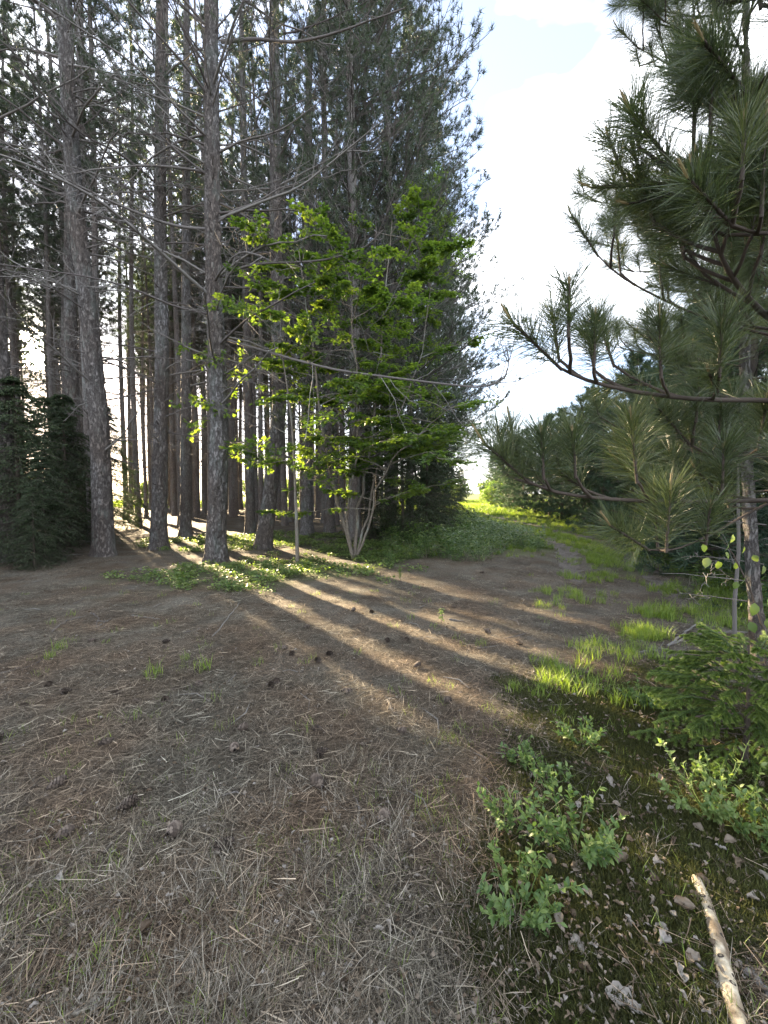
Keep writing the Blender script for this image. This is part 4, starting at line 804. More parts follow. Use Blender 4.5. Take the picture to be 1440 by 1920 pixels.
shrub(1080, 1610, .17, .16, 12, 200, 'broad blueberry shrub in the middle of the mossy corner below the spruce', .034)
shrub(962, 1575, .15, .09, 6, 90, 'upright blueberry shrub left of the broad one, by the needle litter edge', .032)
shrub(965, 1735, .15, .11, 9, 150, 'blueberry shrub nearest the camera, rounded and dark green', .033)
shrub(1335, 1545, .20, .15, 9, 170, 'pale leaved blueberry shrub in front of the spruce bush', .033, [BL[2], BL[3], BL2[1]])
shrub(1025, 1480, .13, .12, 7, 80, 'small blueberry shrub where the litter meets the moss', .032)
shrub(970, 1440, .10, .09, 5, 60, 'tiny blueberry shrub at the litter margin above the others', .03)
shrub(1420, 1600, .14, .10, 6, 80, 'blueberry shrub cut by the right edge above the pale log', .034)
shrub(1090, 1400, .12, .16, 8, 90, 'flat dark blueberry patch left of the spruce bush', .032)
shrub(1215, 1330, .14, .16, 7, 90, 'loose blueberry shrub against the left side of the spruce', .032)
# broad leaved twig hanging by the slim trunk
g5 = gp(1420, 1290); t5 = thing('aspen_sapling', 'slender sapling with round pale leaves catching light by the slim trunk', 'sapling', g5); mb = MB()
c = [at(a, b, 2.75) - g5 for a, b in [(1440, 1290), (1432, 1180), (1405, 1100), (1375, 1040), (1350, 1005)]]; P = np.array(c)[None]; tubes(mb, P, np.array([[.008, .007, .006, .004, .002]]), 6)
link('stem', mb.mesh('stem', M_branch), t5)
for (a, b, s) in [(1328, 1045, .075), (1346, 1052, .07), (1318, 1020, .06), (1366, 1018, .065), (1378, 1055, .06), (1398, 1080, .07), (1382, 1090, .06), (1415, 1130, .09), (1405, 1165, .08), (1440, 1120, .08), (1425, 1190, .07), (1390, 1130, .06), (1360, 1035, .06), (1432, 1060, .06), (1412, 1040, .06), (1350, 1000, .05), (1375, 1002, .06), (1395, 1025, .06), (1440, 1160, .08), (1420, 1210, .06)]:
    p = at(a, b, 2.7 + U(-.1, .15)) - g5; link('leaf', BL2[R.randint(3)], t5, p, mat3(np.array([U(-.6, .6), U(-.4, .4), -1]), np.array([U(-1, 1), -1, U(0, 1)])), (s * 1.35, s, s))

# ================================================================== FOREST-FLOOR SCATTER
def near_pts(n, y0=.75, y1=8.0, spread=1.0, pw=2.0):
    """more samples near the camera"""
    u = R.rand(n); y = (y0 ** (1 - pw) + u * (y1 ** (1 - pw) - y0 ** (1 - pw))) ** (1 / (1 - pw)); x = U(-1, 1, n) * (y * 1.0 + .35) * spread; return x, y
def needle_clump(n, rad, ln, w, lift=.012, straw=.2):
    mb = MB(); r = rad * np.sqrt(R.rand(n)); a = U(0, 6.28, n); B = np.stack([r * np.cos(a), r * np.sin(a), U(.002, lift, n)], -1); main = U(0, 3.14)
    az = np.where(R.rand(n) < .45, main + R.normal(size=n) * .5, U(0, 6.28, n)); D = nrm(np.stack([np.cos(az), np.sin(az), R.normal(size=n) * .06], -1)); C = np.stack([-np.sin(az), np.cos(az), 0 * az], -1) * (R.normal(size=n) * .12)[:, None]
    col = np.clip(R.beta(1.25, 2.0, n), 0, 1); strips(mb, B - D * ln * .5, D, C, ln * U(.5, 1.1, n), w * U(.7, 1.3, n), a=col, side=np.stack([-np.sin(az), np.cos(az), R.normal(size=n) * .3], -1)); return mb.mesh('needle_clump', M_litter, False)
NC = [needle_clump(300, .20, .10, .0015) for _ in range(5)] + [needle_clump(110, .24, .13, .0019, .03) for _ in range(3)]
x, y = near_pts(8500, .6, 11.0, 1.0, 1.7)
keep = (R.rand(len(x)) > grass_mask(x, y) * .7) & (R.rand(len(x)) > moss_mask(x, y) * .93) & (R.rand(len(x)) < .30 + 1.1 * sstep(.36, .60, fbm(x * 2.2, y * 2.2, 0, 3, 123))) & (R.rand(len(x)) > .5 * sstep(1.9, 1.3, y)); x, y = x[keep], y[keep]; n = len(x); rt = ground_rot(x, y, n); rt[:, 2] = U(0, 6.28, n)
scatter('needle_litter', NC, onground(x, y, .001), rt, U(.75, 1.25, n), R.randint(0, 8, n), 'carpet of fallen brown pine needles')
# chips and little pale leaf bits
def chip_clump(n, rad):
    mb = MB(); r = rad * np.sqrt(R.rand(n)); a = U(0, 6.28, n); p = np.stack([r * np.cos(a), r * np.sin(a), U(.004, .02, n)], -1); d = nrm(np.stack([R.normal(size=n), R.normal(size=n), R.normal(size=n) * .25], -1))
    stamp(mb, (OLV + R.normal(size=OLV.shape) * [.09, .06, .12]) * [1, 1, 1.5], OLF, p, frames(d), U(.006, .021, n), R.beta(1.5, 1.8, n)); return mb.mesh('leaf_bits', M_deadleaf)
CC = [chip_clump(16, .3) for _ in range(4)]
x, y = near_pts(1700, .7, 12, 1.0, 1.5); n = len(x); rt = ground_rot(x, y, n); rt[:, 2] = U(0, 6.28, n); scatter('leaf_litter', CC, onground(x, y, .004), rt, U(.7, 1.4, n), R.randint(0, 4, n), 'small pale leaf scraps in the litter')
# grass
def grass_tuft(nb, h, spread, w, mat, lean=.5, strawmix=0):
    mb = MB(); az = U(0, 6.28, nb); r = spread * np.sqrt(R.rand(nb)); B = np.stack([r * np.cos(az), r * np.sin(az), np.full(nb, -.005)], -1); a2 = U(0, 6.28, nb)
    D = nrm(np.stack([np.cos(a2) * U(.05, lean, nb), np.sin(a2) * U(.05, lean, nb), np.ones(nb)], -1)); C = np.stack([np.cos(a2), np.sin(a2), -.5 + 0 * a2], -1) * U(.05, .6, nb)[:, None]; side = nrm(np.cross(D, np.stack([np.cos(a2), np.sin(a2), 0 * a2], -1)))
    strips(mb, B, D, C, h * U(.4, 1.1, nb), w * U(.7, 1.2, nb), a=U(0, 1, nb), side=side); return mb.mesh('grass_tuft', mat, False)
GT = [grass_tuft(20, .075, .055, .0022, M_grass) for _ in range(3)] + [grass_tuft(34, .20, .08, .006, M_grass, .4) for _ in range(3)] + [grass_tuft(26, .15, .07, .0019, M_dry, 1.2) for _ in range(3)]
# lush grass on the right and along the track
n0 = 26000; y = U(2.6, 30, n0) ** 1.0; x = U(-1, 1, n0) * y * 1.0; keep = R.rand(n0) < grass_mask(x, y) * np.clip(1.3 - y / 40, .3, 1) * sstep(-.5, .3, x); x, y = x[keep], y[keep]; n = len(x); rt = np.zeros((n, 3)); rt[:, 2] = U(0, 6.28, n)
scatter('grass', GT, onground(x, y), rt, U(.6, 1.15, n) * (.8 + .3 * sstep(8, 25, y)), R.choice([0, 3, 4, 5, 3, 4, 5, 6], n), 'fresh bright grass along the two track ruts')
# far grass fields
n0 = 9000; y = U(26, 75, n0); x = U(-1, 1, n0) * y * 1.05; keep = R.rand(n0) < np.clip(grass_mask(x, y), 0, 1); x, y = x[keep], y[keep]; n = len(x); rt = np.zeros((n, 3)); rt[:, 2] = U(0, 6.28, n)
scatter('field_grass', [grass_tuft(40, .38, .4, .02, M_grass, .5)], onground(x, y), rt, U(.7, 1.3, n), np.zeros(n), 'sunlit field grass beyond the trees')
# sparse green tufts over the litter and dry bent grass in the foreground
cl = [(90, 1690, .22, 26), (350, 1250, .2, 3), (130, 1400, .25, 5), (560, 1600, .25, 10), (480, 1650, .25, 10), (590, 1760, .25, 9), (860, 1385, .18, 16), (930, 1385, .1, 6), (1030, 1260, .25, 14), (1060, 1290, .22, 12), (960, 1300, .15, 8), (900, 1210, .06, 3), (1030, 1140, .18, 12), (1210, 1190, .2, 40), (1250, 1160, .25, 26), (1185, 1200, .2, 20), (1130, 1230, .3, 14), (100, 1230, .2, 5), (660, 1690, .2, 7), (130, 1830, .2, 8), (720, 1640, .3, 7), (1085, 1120, .5, 30), (1200, 1230, .3, 26), (1110, 1085, .5, 60), (1250, 1060, .6, 60), (1100, 1050, .6, 50), (1170, 1035, .8, 60), (1260, 1110, .4, 50), (1225, 1150, .3, 40), (1290, 1150, .4, 30), (1060, 1290, .3, 16), (1150, 1290, .3, 16), (420, 1840, .3, 7), (900, 1560, .2, 6), (800, 1530, .2, 6), (1060, 1350, .25, 12), (1000, 1110, .2, 6), (1180, 1320, .2, 10), (620, 1830, .2, 6)]
X, Y, S_, I_ = [], [], [], []
for (a, b, s, k) in cl:
    c = gp(a, b)
    for _ in range(k): X.append(c[0] + R.normal() * s * .5); Y.append(c[1] + R.normal() * s * .45); S_.append(U(.45, .95)); I_.append(R.choice([0, 1, 2] if b > 1350 else [0, 1, 3, 4]))
a, b = near_pts(420, .85, 7, 1.0, 1.7); X += list(a); Y += list(b); S_ += list(U(.5, 1.3, 420)); I_ += list(R.randint(0, 3, 420))
X, Y = np.array(X), np.array(Y); n = len(X); rt = np.zeros((n, 3)); rt[:, 2] = U(0, 6.28, n); scatter('grass_tufts', GT, onground(X, Y), rt, np.array(S_), I_, 'thin green grass tufts coming up through the needles')
x, y = near_pts(7000, .62, 3.2, 1.0, 2.2); dn = sstep(2.3, 1.3, y + (fbm(x * 1.4, y * 1.4, 0, 3, 77) - .5) * 2.2) * (1 - .94 * moss_mask(x, y)); keep = R.rand(len(x)) < dn * .5; x, y = x[keep], y[keep]; n = len(x); rt = np.zeros((n, 3)); rt[:, 2] = U(0, 6.28, n); rt[:, :2] = R.normal(size=(n, 2)) * .45
scatter('dry_grass', GT[6:], onground(x, y, .002), rt, U(.4, .95, n), R.randint(0, 3, n), 'bleached dry grass lying over the foreground')
# moss
def moss_clump():
    mb = MB(); n = 260; r = .13 * np.sqrt(R.rand(n)); a = U(0, 6.28, n); z = .028 * (1 - (r / .15) ** 2) * U(.5, 1.2, n); B = np.stack([r * np.cos(a), r * np.sin(a), z * .4], -1)
    for _ in range(3): d = nrm(rdir(n) * .7 + [0, 0, .8]); blades(mb, B, d, z * .6 + .009, .0045, a=np.clip(z * 26, 0, 1) * U(.5, 1, n))
    return mb.mesh('moss_clump', M_moss, False)
MC = [moss_clump() for _ in range(4)]; x, y = near_pts(9000, .7, 4.5, 1.0, 1.8); keep = R.rand(len(x)) < moss_mask(x, y) * sstep(.22, .45, fbm(x * 3, y * 3, 0, 2, 91)); x, y = x[keep], y[keep]; n = len(x); rt = np.zeros((n, 3)); rt[:, 2] = U(0, 6.28, n)
scatter('moss', MC, onground(x, y, -.004), rt, U(.6, 1.5, n), R.randint(0, 4, n), 'dark olive moss in the near right corner')
# ground cover plants
def cover_clump(n, rad, size, mat, hmax):
    mb = MB(); r = rad * np.sqrt(R.rand(n)); a = U(0, 6.28, n); h_ = U(.02, hmax, n); p = np.stack([r * np.cos(a), r * np.sin(a), h_], -1); d = nrm(np.stack([R.normal(size=n), R.normal(size=n), U(-.2, .5, n)], -1))
    stamp(mb, OLV * [1.5, 1, 1], OLF, p, frames(d, np.array([0, 0, 1.]) + R.normal(size=(n, 3)) * .35), size * U(.6, 1.2, n), U(0, 1, n))
    k = n // 2; blades(mb, p[:k] * [1, 1, 0], nrm(p[:k] * [0, 0, 1] + R.normal(size=(k, 3)) * .004), h_[:k], .003, a=.2); return mb.mesh('cover_clump', mat)
GC = [cover_clump(34, .17, .05, M_bush, .09) for _ in range(4)]
n0 = 9000; y = U(4.6, 16, n0); x = U(-9, 4, n0); keep = R.rand(n0) < cover_mask(x, y) * .5; x, y = x[keep], y[keep]; n = len(x); rt = np.zeros((n, 3)); rt[:, 2] = U(0, 6.28, n)
scatter('ground_cover', GC, onground(x, y), rt, U(.6, 1.2, n), R.randint(0, 4, n), 'low heart leaved ground cover round the pine feet')
# low shrubs between maple and track
SC = [cover_clump(60, .15, .05, M_blue, .34), cover_clump(70, .14, .055, M_blue, .5), cover_clump(50, .13, .07, M_bush, .55), cover_clump(90, .2, .035, M_blue, .25), grass_tuft(24, .35, .1, .006, M_dry, .5)]
n0 = 5200; y = U(7.6, 24, n0); x = U(.0, 8.5, n0); dr = np.minimum(dist_poly(x, y, RUT_L), 9); keep = (R.rand(n0) < sstep(.3, .8, dr) * sstep(0, .8, (y - 8.3) - .5 * np.abs(x - .6) ** 1.0 * 0 - sstep(1.5, 3.2, x) * 1.2 + (fbm(x, y, 0, 2, 55) - .5) * 2.0) * sstep(5.1, 4.2, x - .0 * y) * .8); x, y = x[keep], y[keep]; n = len(x); rt = np.zeros((n, 3)); rt[:, 2] = U(0, 6.28, n)
scatter('low_shrubs', SC, onground(x, y), rt, U(.45, 1.1, n) * (.5 + 1.1 * fbm(x * 1.3, y * 1.3, 0, 3, 66)), R.choice([0, 1, 2, 3, 4, 0, 1], n), 'knee high green undergrowth between the maple and the track')
n0 = 1500; y = U(3.0, 12, n0); x = U(2.6, 8, n0); keep = (x > 2.9 + .32 * y + R.normal(size=n0) * .3) & (R.rand(n0) < .7); x, y = x[keep], y[keep]; n = len(x); rt = np.zeros((n, 3)); rt[:, 2] = U(0, 6.28, n)
scatter('thicket_undergrowth', SC, onground(x, y), rt, U(.5, 1.0, n), R.randint(0, 5, n), 'green undergrowth below the young pines on the right')

# ================================================================== small countable things
def cone_mesh(L_=.055, r=.021):
    mb = MB(); n = 64; k = np.arange(n); t = (k + .5) / n; az = k * 2.39996; rad = r * np.sin(np.pi * (t * .86 + .1)) ** .7; c = np.stack([np.cos(az), np.sin(az), 0 * az], -1); p = c * (rad * .45)[:, None] + np.stack([0 * t, 0 * t, t * L_], -1)
    D = nrm(c + np.array([0, 0, .55]))
    sv = np.array([[-.35, 0, 0], [.35, 0, 0], [.5, .8, .05], [0, 1.05, .16], [-.5, .8, .05], [0, .5, -.1]]); sf = np.array([[0, 1, 2], [0, 2, 4], [4, 2, 3], [0, 5, 1], [1, 5, 2], [2, 5, 3], [3, 5, 4], [4, 5, 0]])
    stamp(mb, sv, sf, p, frames(D, np.tile([0, 0, 1.], (n, 1))), .013 * (rad / r + .25), U(.1, 1, n)); tubes(mb, np.array([[[0, 0, -.004], [0, 0, L_ * .5], [0, 0, L_ * .97]]]), np.array([[r * .3, r * .5, r * .15]]), 7, a=0); return mb.mesh('pine_cone', M_cone, False)
CO = [cone_mesh(), cone_mesh(.048, .023), cone_mesh(.06, .019)]
cones = [(437, 1592, 1.15), (315, 1582, 1.15), (105, 1590, 1.0), (605, 1490, 1.2), (712, 1558, 1.1), (222, 1532, 1.1), (612, 1418, 1.0), (42, 1328, 1.0), (220, 1302, 1), (305, 1316, 1), (265, 1318, 1), (320, 1298, 1), (94, 1284, 1), (5, 1390, 1.2), (213, 1398, 1), (604, 1372, 1), (518, 1280, 1), (507, 1284, 1), (318, 1204, 1), (533, 1220, 1), (550, 1226, 1), (648, 1305, 1), (640, 1300, 1), (613, 1228, 1), (592, 1240, 1), (447, 1378, 1), (90, 1494, 1.1), (730, 1202, 1), (766, 1202, 1), (776, 1254, 1), (980, 1210, 1), (700, 1148, 1), (660, 1148, 1), (855, 1140, 1), (920, 1190, 1), (1097, 1280, 1), (1100, 1268, 1), (133, 1298, 1), (454, 1190, 1), (165, 1205, 1), (745, 1380, 1), (570, 1180, 1), (830, 1320, 1), (440, 1420, 1), (900, 1075, 1), (380, 1290, 1)]
cl2 = ['pine cone lying lengthwise on the litter, first of the two in the lower middle left', 'dark open pine cone just left of the one in the lower middle left']
for i, (a, b, s) in enumerate(cones):
    p = gp(a, b); o = thing('pine_cone', cl2[i] if i < 2 else 'small closed brown pine cone lying in the needle litter', 'pine cone', p + [0, 0, .018 + .022 * (p[1] < 2.3)], 0, None if i < 2 else 'pine cones scattered over the litter', s * 1.12, CO[i % 3]); o.rotation_euler = (math.pi / 2 + U(-.25, .25), 0, U(0, 6.28))
# curled pale dead leaves
def dead_leaf_mesh():
    nu, nv = 7, 6; u = np.linspace(0, 1, nu)[:, None]; v = np.linspace(-1, 1, nv)[None]; w_ = U(.6, 1) * (.36 + .12 * R.normal(size=(nu, 1))) * np.sin(np.pi * np.clip(u, .04, .97)) ** .7; c1, c2 = U(1.0, 2.8), U(-.9, 1.1); wob = R.normal(size=(nu, nv)) * .06
    ang = v * c1; x = w_ * np.sin(ang) / c1 * 1.0 * 1.6; z = w_ * (1 - np.cos(ang)) / c1 * 1.3 + c2 * (u - .5) ** 2 + wob; yv = u + 0 * v + R.normal(size=(nu, nv)) * .03
    V = np.stack([x + R.normal(size=(nu, nv)) * .045, yv, z - z.min()], -1); i = np.arange(nu - 1)[:, None] * nv + np.arange(nv - 1)[None]; Q = np.stack([i, i + 1, i + nv + 1, i + nv], -1).reshape(-1, 4); mb = MB(); mb.add(V, Q=Q, a=np.clip(U(.05, 1) + R.normal(size=nu * nv) * .08, 0, 1)); return mb.mesh('dead_leaf', M_deadleaf)
DL = [dead_leaf_mesh() for _ in range(9)]
dl = [(880, 1750, .06), (992, 1555, .045), (1025, 1620, .07), (1070, 1650, .08), (1035, 1595, .05), (1090, 1685, .05), (1065, 1700, .06), (1080, 1735, .075), (1075, 1770, .075), (1055, 1765, .07), (1065, 1800, .05), (1180, 1690, .07), (1175, 1620, .07), (1225, 1635, .06), (1000, 1470, .05), (1150, 1490, .07), (1180, 1540, .08), (1210, 1535, .07), (1250, 1530, .06), (1185, 1460, .06), (1290, 1690, .07), (1300, 1720, .07), (1250, 1770, .06), (1310, 1810, .07), (1270, 1830, .06), (1010, 1870, .09), (1190, 1905, .09), (1085, 1905, .05), (407, 1890, .09), (285, 1745, .065), (427, 1650, .04), (120, 1664, .05), (315, 1556, .045), (300, 1440, .04), (270, 1442, .03), (480, 1482, .035), (925, 1545, .04), (1130, 1450, .06), (1100, 1440, .05), (1240, 1480, .06), (1030, 1580, .05), (1300, 1560, .06), (1340, 1600, .06), (1380, 1640, .07), (1420, 1650, .07), (1290, 1600, .07), (1110, 1620, .05), (1230, 1660, .06), (1150, 1710, .05), (1400, 1700, .06), (1250, 1260, .05), (955, 1380, .03), (240, 1755, .035), (170, 1920, .06), (700, 1760, .05), (660, 1850, .05), (760, 1850, .05), (790, 1500, .03), (556, 1225, .035), (700, 1330, .035), (680, 1300, .03), (1130, 1330, .05), (1085, 1530, .05), (1140, 1580, .06), (1260, 1600, .06), (1320, 1660, .06)]
for _ in range(130):
    x_ = U(.15, 2.6); y_ = U(1.0, 3.2)
    if moss_mask(x_, y_) > .4 and x_ < y_ * .97:
        r_ = np.array([x_, y_, -CAMH]); c_, s_2 = math.cos(PITCH), math.sin(PITCH); zz_ = r_[1] * c_ - r_[2] * s_2; yy_ = r_[1] * s_2 + r_[2] * c_; dl.append((CX + FPX * r_[0] / zz_, CY - FPX * yy_ / zz_, U(.03, .06)))
named = {0: 'crumpled pale grey leaf lying alone on the dry grass at lower centre right', 28: 'large brown folded leaf at the bottom edge left of centre', 29: 'cupped pale leaf standing on the grass in the lower left', 25: 'long pale leaf on the moss near the bottom edge', 26: 'broad lobed tan leaf at the bottom edge beside the log', 31: 'bluish grey leaf beside the large green tuft at lower left'}
for i, (a, b, s) in enumerate(dl):
    o = thing('dead_leaf', named.get(i, 'curled dead leaf lying on the dark moss and litter'), 'leaf', gp(a, b) + [0, 0, .03], 0, None if i in named else 'curled pale dead leaves on the floor', s * U(.5, .85), DL[i % 9]); o.rotation_euler = (U(-.4, .4), U(-.5, .5), U(0, 6.28))
# pale log and sticks
def stick(name, pts, r0, r1, lab, cat, mat, grp=None, sides=7, K=14, jit=.004, forks=0, z=.0):
    p = [gp(a, b) for a, b in pts]; g = p[0].copy(); p = np.array(p) - g; p[:, 2] += r0 * .9 + z; tt = np.linspace(0, len(p) - 1, K); P = np.stack([np.interp(tt, range(len(p)), p[:, k]) for k in range(3)], -1); P += R.normal(size=P.shape) * jit
    mb = MB(); rr = np.linspace(r0, r1, K) * (1 + .1 * R.normal(size=K)); rr[0] *= .6; tubes(mb, P[None], rr[None], sides, a=U(.3, 1))
    for q in range(forks):
        B, d = sample_poly(P[None], np.array([[U(.3, .9)]])); dd = nrm(d[0] + rdir(1) * [[.9, .9, .15]]); F_ = limb_poly(B[0], dd, np.array([np.linalg.norm(p[-1]) * U(.2, .4)]), np.zeros((1, 3)), 5, .03); tubes(mb, F_, np.linspace(r1, r1 * .4, 5)[None], 5, a=.7)
    V0 = np.vstack([P[0], P[-1]]); o = link(name, mb.mesh(name, mat), None, g); tagm(o, lab, cat, grp); return o
def log():
    c = [(1300, 1650), (1322, 1700), (1345, 1770), (1362, 1850), (1385, 1935), (1420, 2030)]; p = np.array([gp(a, b) for a, b in c]); g = p[0].copy(); p -= g; p[:, 2] += .022
    K = 60; tt = np.linspace(0, 5, K); P = np.stack([np.interp(tt, range(6), p[:, k]) for k in range(3)], -1); k = np.hanning(9); k /= k.sum(); P = np.stack([np.convolve(np.pad(P[:, q], 4, 'edge'), k, 'valid') for q in range(3)], -1)
    r = np.linspace(.0155, .023, K); r[0] = .003; r[1] = .008; r[2] = .012; mb = MB(); s = 20; d = nrm(np.gradient(P, axis=0)); u, v = perp(d); th = np.arange(s) / s * 6.2832; rr = r[:, None] * (1 + .16 * (noise(np.cos(th)[None] * 2, np.sin(th)[None] * 2, np.arange(K)[:, None] * .25, 7) - .5))
    V = P[:, None] + rr[..., None] * (u[:, None] * np.cos(th)[None, :, None] + v[:, None] * np.sin(th)[None, :, None]); i = np.arange(K - 1)[:, None] * s; j = np.arange(s)[None]; jn = (j + 1) % s; mb.add(V.reshape(-1, 3), Q=np.stack([i + j, i + jn, i + s + jn, i + s + j], -1).reshape(-1, 4))
    t = thing('log', 'pale peeled log with dark knots lying at the lower right corner', 'log', g); link('trunk', mb.mesh('log', M_log), t)
    km = MB(); tubes(km, np.array([[[0, 0, -.004], [0, 0, .002], [0, 0, .003]]]), np.array([[.006, .0055, .003]]), 9, a=0); kmm = km.mesh('knot', M_cone)
    for q, a_ in [(16, 1.4), (24, .9), (31, 1.9), (38, 1.2), (45, .7), (52, 1.6), (12, 2.0), (35, .6)]:
        nd = u[q] * math.cos(a_) + v[q] * math.sin(a_); 
        if nd[2] < 0: nd = -nd
        link('knot', kmm, t, P[q] + nd * (r[q] * .93), qrot(nd), (1, 1.5, 1))
log()
sticks = [([(726, 1314), (745, 1350), (760, 1358)], .009, .004, 'whitish forked twig piece lying in the sunlit streak', 2), ([(665, 1492), (685, 1556)], .007, .004, 'short straight pale twig on the litter at lower centre', 0), ([(1345, 1590), (1390, 1625), (1450, 1660)], .008, .006, 'light brown stick crossing the sunlit litter at the right edge', 1),
  ([(1300, 1795), (1340, 1850), (1350, 1925)], .010, .008, 'grey stick lying left along the pale log', 1), ([(1240, 1850), (1300, 1862), (1330, 1885)], .008, .005, 'thin curved grey stick touching the pale log from the left', 0), ([(1370, 1800), (1420, 1850), (1450, 1880)], .012, .010, 'dark stick right of the pale log pointing down to the corner', 1), ([(1400, 1740), (1395, 1800), (1430, 1860)], .008, .006, 'angled grey twig right of the pale log', 1),
  ([(1250, 1215), (1290, 1185), (1320, 1160)], .014, .006, 'bleached stick leaning up out of the brush behind the spruce', 1), ([(1250, 1212), (1310, 1190), (1380, 1185), (1430, 1192)], .011, .006, 'long bent grey stick lying behind the spruce', 1), ([(1200, 1225), (1250, 1218)], .01, .006, 'short grey stick at the foot of the brush', 1),
  ([(245, 1155), (300, 1162)], .009, .005, 'pale thin stick on the litter under the ground cover', 0), ([(95, 1188), (125, 1165), (150, 1158)], .009, .005, 'branched whitish twig at the left of the clearing', 2), ([(170, 1150), (185, 1160), (180, 1175)], .009, .005, 'crooked twig in the left clearing', 1), ([(345, 1188), (375, 1180)], .008, .004, 'small brown twig left of centre of the clearing', 0),
  ([(0, 1265), (35, 1255)], .009, .006, 'stick cut by the left edge of the view', 0), ([(0, 1586), (75, 1568)], .006, .004, 'thin tan twig at the left edge in the needles', 0), ([(620, 1290), (665, 1280)], .006, .003, 'thin twig at the edge of the sunlit streak', 0), ([(260, 1068), (310, 1072)], .011, .005, 'dark twig near the foot of the upright pine', 0), ([(90, 1046), (150, 1040)], .014, .006, 'fallen branch below the dark fir', 1), ([(180, 1178), (210, 1160)], .008, .004, 'pale twig beside the crooked one', 1), ([(400, 1195), (450, 1130)], .007, .004, 'slender twig left of the sunlit streak', 0), ([(840, 1162), (870, 1166)], .010, .005, 'whitish bark piece in the middle of the clearing', 0), ([(1130, 1265), (1165, 1262)], .006, .003, 'short straight twig by the right hand grass', 0)]
for (pts, a, b, lab, f) in sticks: stick('stick', pts, a, b, lab, 'stick', M_twig, None, forks=f)
G_tw = 'thin fallen twigs across the clearing'
for q in range(70):
    x, y = near_pts(1, 1.6, 9, .9, 1.2); x, y = x[0], y[0]
    if x > 1 + .3 * y: continue
    a = U(0, 3.14); l = U(.1, .35); P = np.array([[0, 0, .006], [math.cos(a) * l * .5, math.sin(a) * l * .5, .014 + U(0, .01)], [math.cos(a + .3) * l, math.sin(a + .3) * l, .008]]); mb = MB(); tubes(mb, P[None], np.array([[.004, .0035, .002]]) * U(.8, 1.4), 5, a=U(.3, 1)); o = link('twig', mb.mesh('twig', M_twig), None, (x, y, float(H(x, y)))); tagm(o, 'thin grey fallen twig lying on the needle litter', 'twig', G_tw)
# tiny pine seedlings and small plants seen one by one
for (a, b, s, lb) in [(750, 1090, .25, 'tiny pine seedling at the front edge of the undergrowth'), (762, 1050, .3, 'pine seedling among the shrubs below the maple'), (828, 1168, .16, 'little leafy seedling alone in the clearing'), (905, 1060, .4, 'slender leafy seedling in front of the undergrowth'), (1045, 1055, .3, 'leafy plant at the bend of the left rut')]:
    pine = 'pine seedling' in lb; g_ = gp(a, b); t = thing('seedling', lb, 'seedling', g_); mb = MB(); tubes(mb, np.array([[[0, 0, 0], [.01, 0, s * .5], [0, 0, s]]]), np.array([[.004, .003, .002]]), 5); link('stem', mb.mesh('stem', M_branch), t)
    green = MB()
    if pine: tuft(green, np.array([[0, 0, s * q] for q in (.5, .7, .85, 1)]), np.tile([0, 0, 1.], (4, 1)), 30, .09, .004, .8); link('needles', green.mesh('needles', M_spruce, False), t, kind='stuff')
    else:
        for q in range(16): d = nrm(rdir(1)[0] * [1, 1, .3]); link('leaf', BL2[q % 3], t, (0, 0, s * (.25 + .75 * q / 15)), mat3(d, [0, 0, 1]), .05)

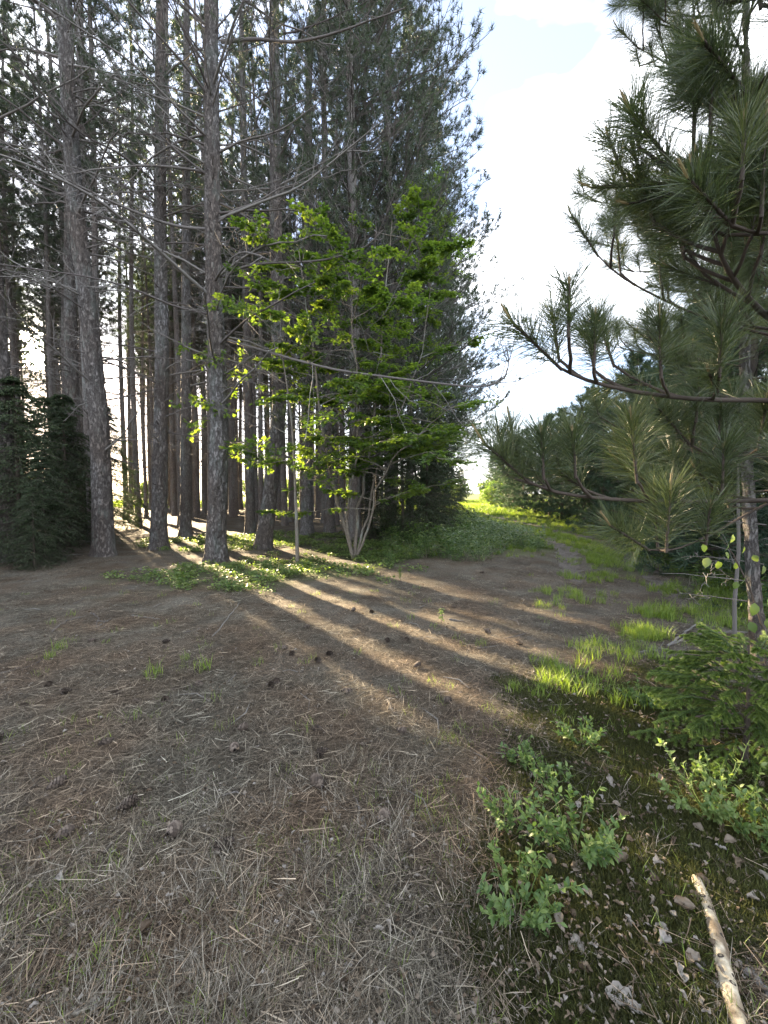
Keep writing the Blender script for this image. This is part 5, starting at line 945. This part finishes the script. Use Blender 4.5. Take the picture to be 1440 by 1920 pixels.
# ================================================================== BACKGROUND
def bush_mesh(h, wd, n, size, mat):
    green = MB(); c = rdir(26) * [wd * .5, wd * .5, h * .38] * U(.3, .95, 26)[:, None] + [0, 0, h * .52]; r = U(.12, .26, 26) * h; k = R.randint(0, 26, n); p = c[k] + rdir(n) * (r[k] * U(.5, 1, n) ** .5)[:, None] * [1.2, 1.2, .8]; p[:, 2] = np.maximum(p[:, 2], .1)
    d = nrm(rdir(n) + [0, 0, -.3]); stamp(green, OLV[[0, 3, 5, 9, 11, 12]] * [1.6, 1, 1], np.array([[0, 2, 1], [1, 2, 4], [1, 4, 3], [3, 4, 5]]), p, frames(d), size * U(.6, 1.3, n), np.clip(U(0, 1, 26)[k] * .6 + U(0, .5, n), 0, 1)); return green.mesh('bush_leaves', mat, False)
BV = [bush_mesh(3.0, 3.2, 5200, .13, M_bush), bush_mesh(3.0, 2.6, 4600, .13, M_bush)]
bw = MB(); n = 9; az = U(0, 6.28, n); tubes(bw, limb_poly(np.zeros((n, 3)), nrm(np.stack([np.cos(az) * .4, np.sin(az) * .4, np.ones(n)], -1)), U(1.6, 2.6, n), rdir(n) * .2, 6, .03), (.03 * np.linspace(1, .3, 6))[None].repeat(n, 0), 5); bwm = bw.mesh('bush_stems', M_branch)
bs = [(-60 + i * 3.9 + U(-1.2, 1.2), 47 + U(-3, 6) + .0 * i, U(1.1, 1.6)) for i in range(17)] + [(4.5, 52, .9), (8.3, 58, 1.1), (11.5, 62, 1.3), (14, 50, 1.3), (16, 60, 1.5), (1, 60, 1.2), (-3, 64, 1.2), (6.5, 70, 1.5), (20, 66, 1.7), (12.0, 45, .8), (11, 74, 1.8)]
for i, (x, y, s) in enumerate(bs):
    t = thing('bush', 'light green leafy bush in the open beyond the pine stand', 'bush', (x, y, float(H(x, y)) - .05), U(0, 6.28), 'leafy bushes bordering the far field', s); link('stems', bwm, t, kind='stuff'); link('leaves', BV[i % 2], t, kind='stuff')
for i, (x, y, s, lb) in enumerate([(10.6, 56, .95, 'pointed grey green spruce in the gap at the end of the track'), (9.2, 66, 1.2, 'far conifer left of the pointed spruce at the end of the track'), (15, 47, .9, 'small conifer at the far end of the young pine row'), (-30, 62, 1.3, 'distant conifer beyond the stand seen between trunks'), (-44, 60, 1.2, 'distant conifer at the far left beyond the stand')]):
    t = thing('fir_tree', lb, 'tree', (x, y, float(H(x, y))), 1.1 * i, None, s); link('trunk', FV[i % 2][0], t); link('crown', FV[i % 2][1], t, kind='stuff')
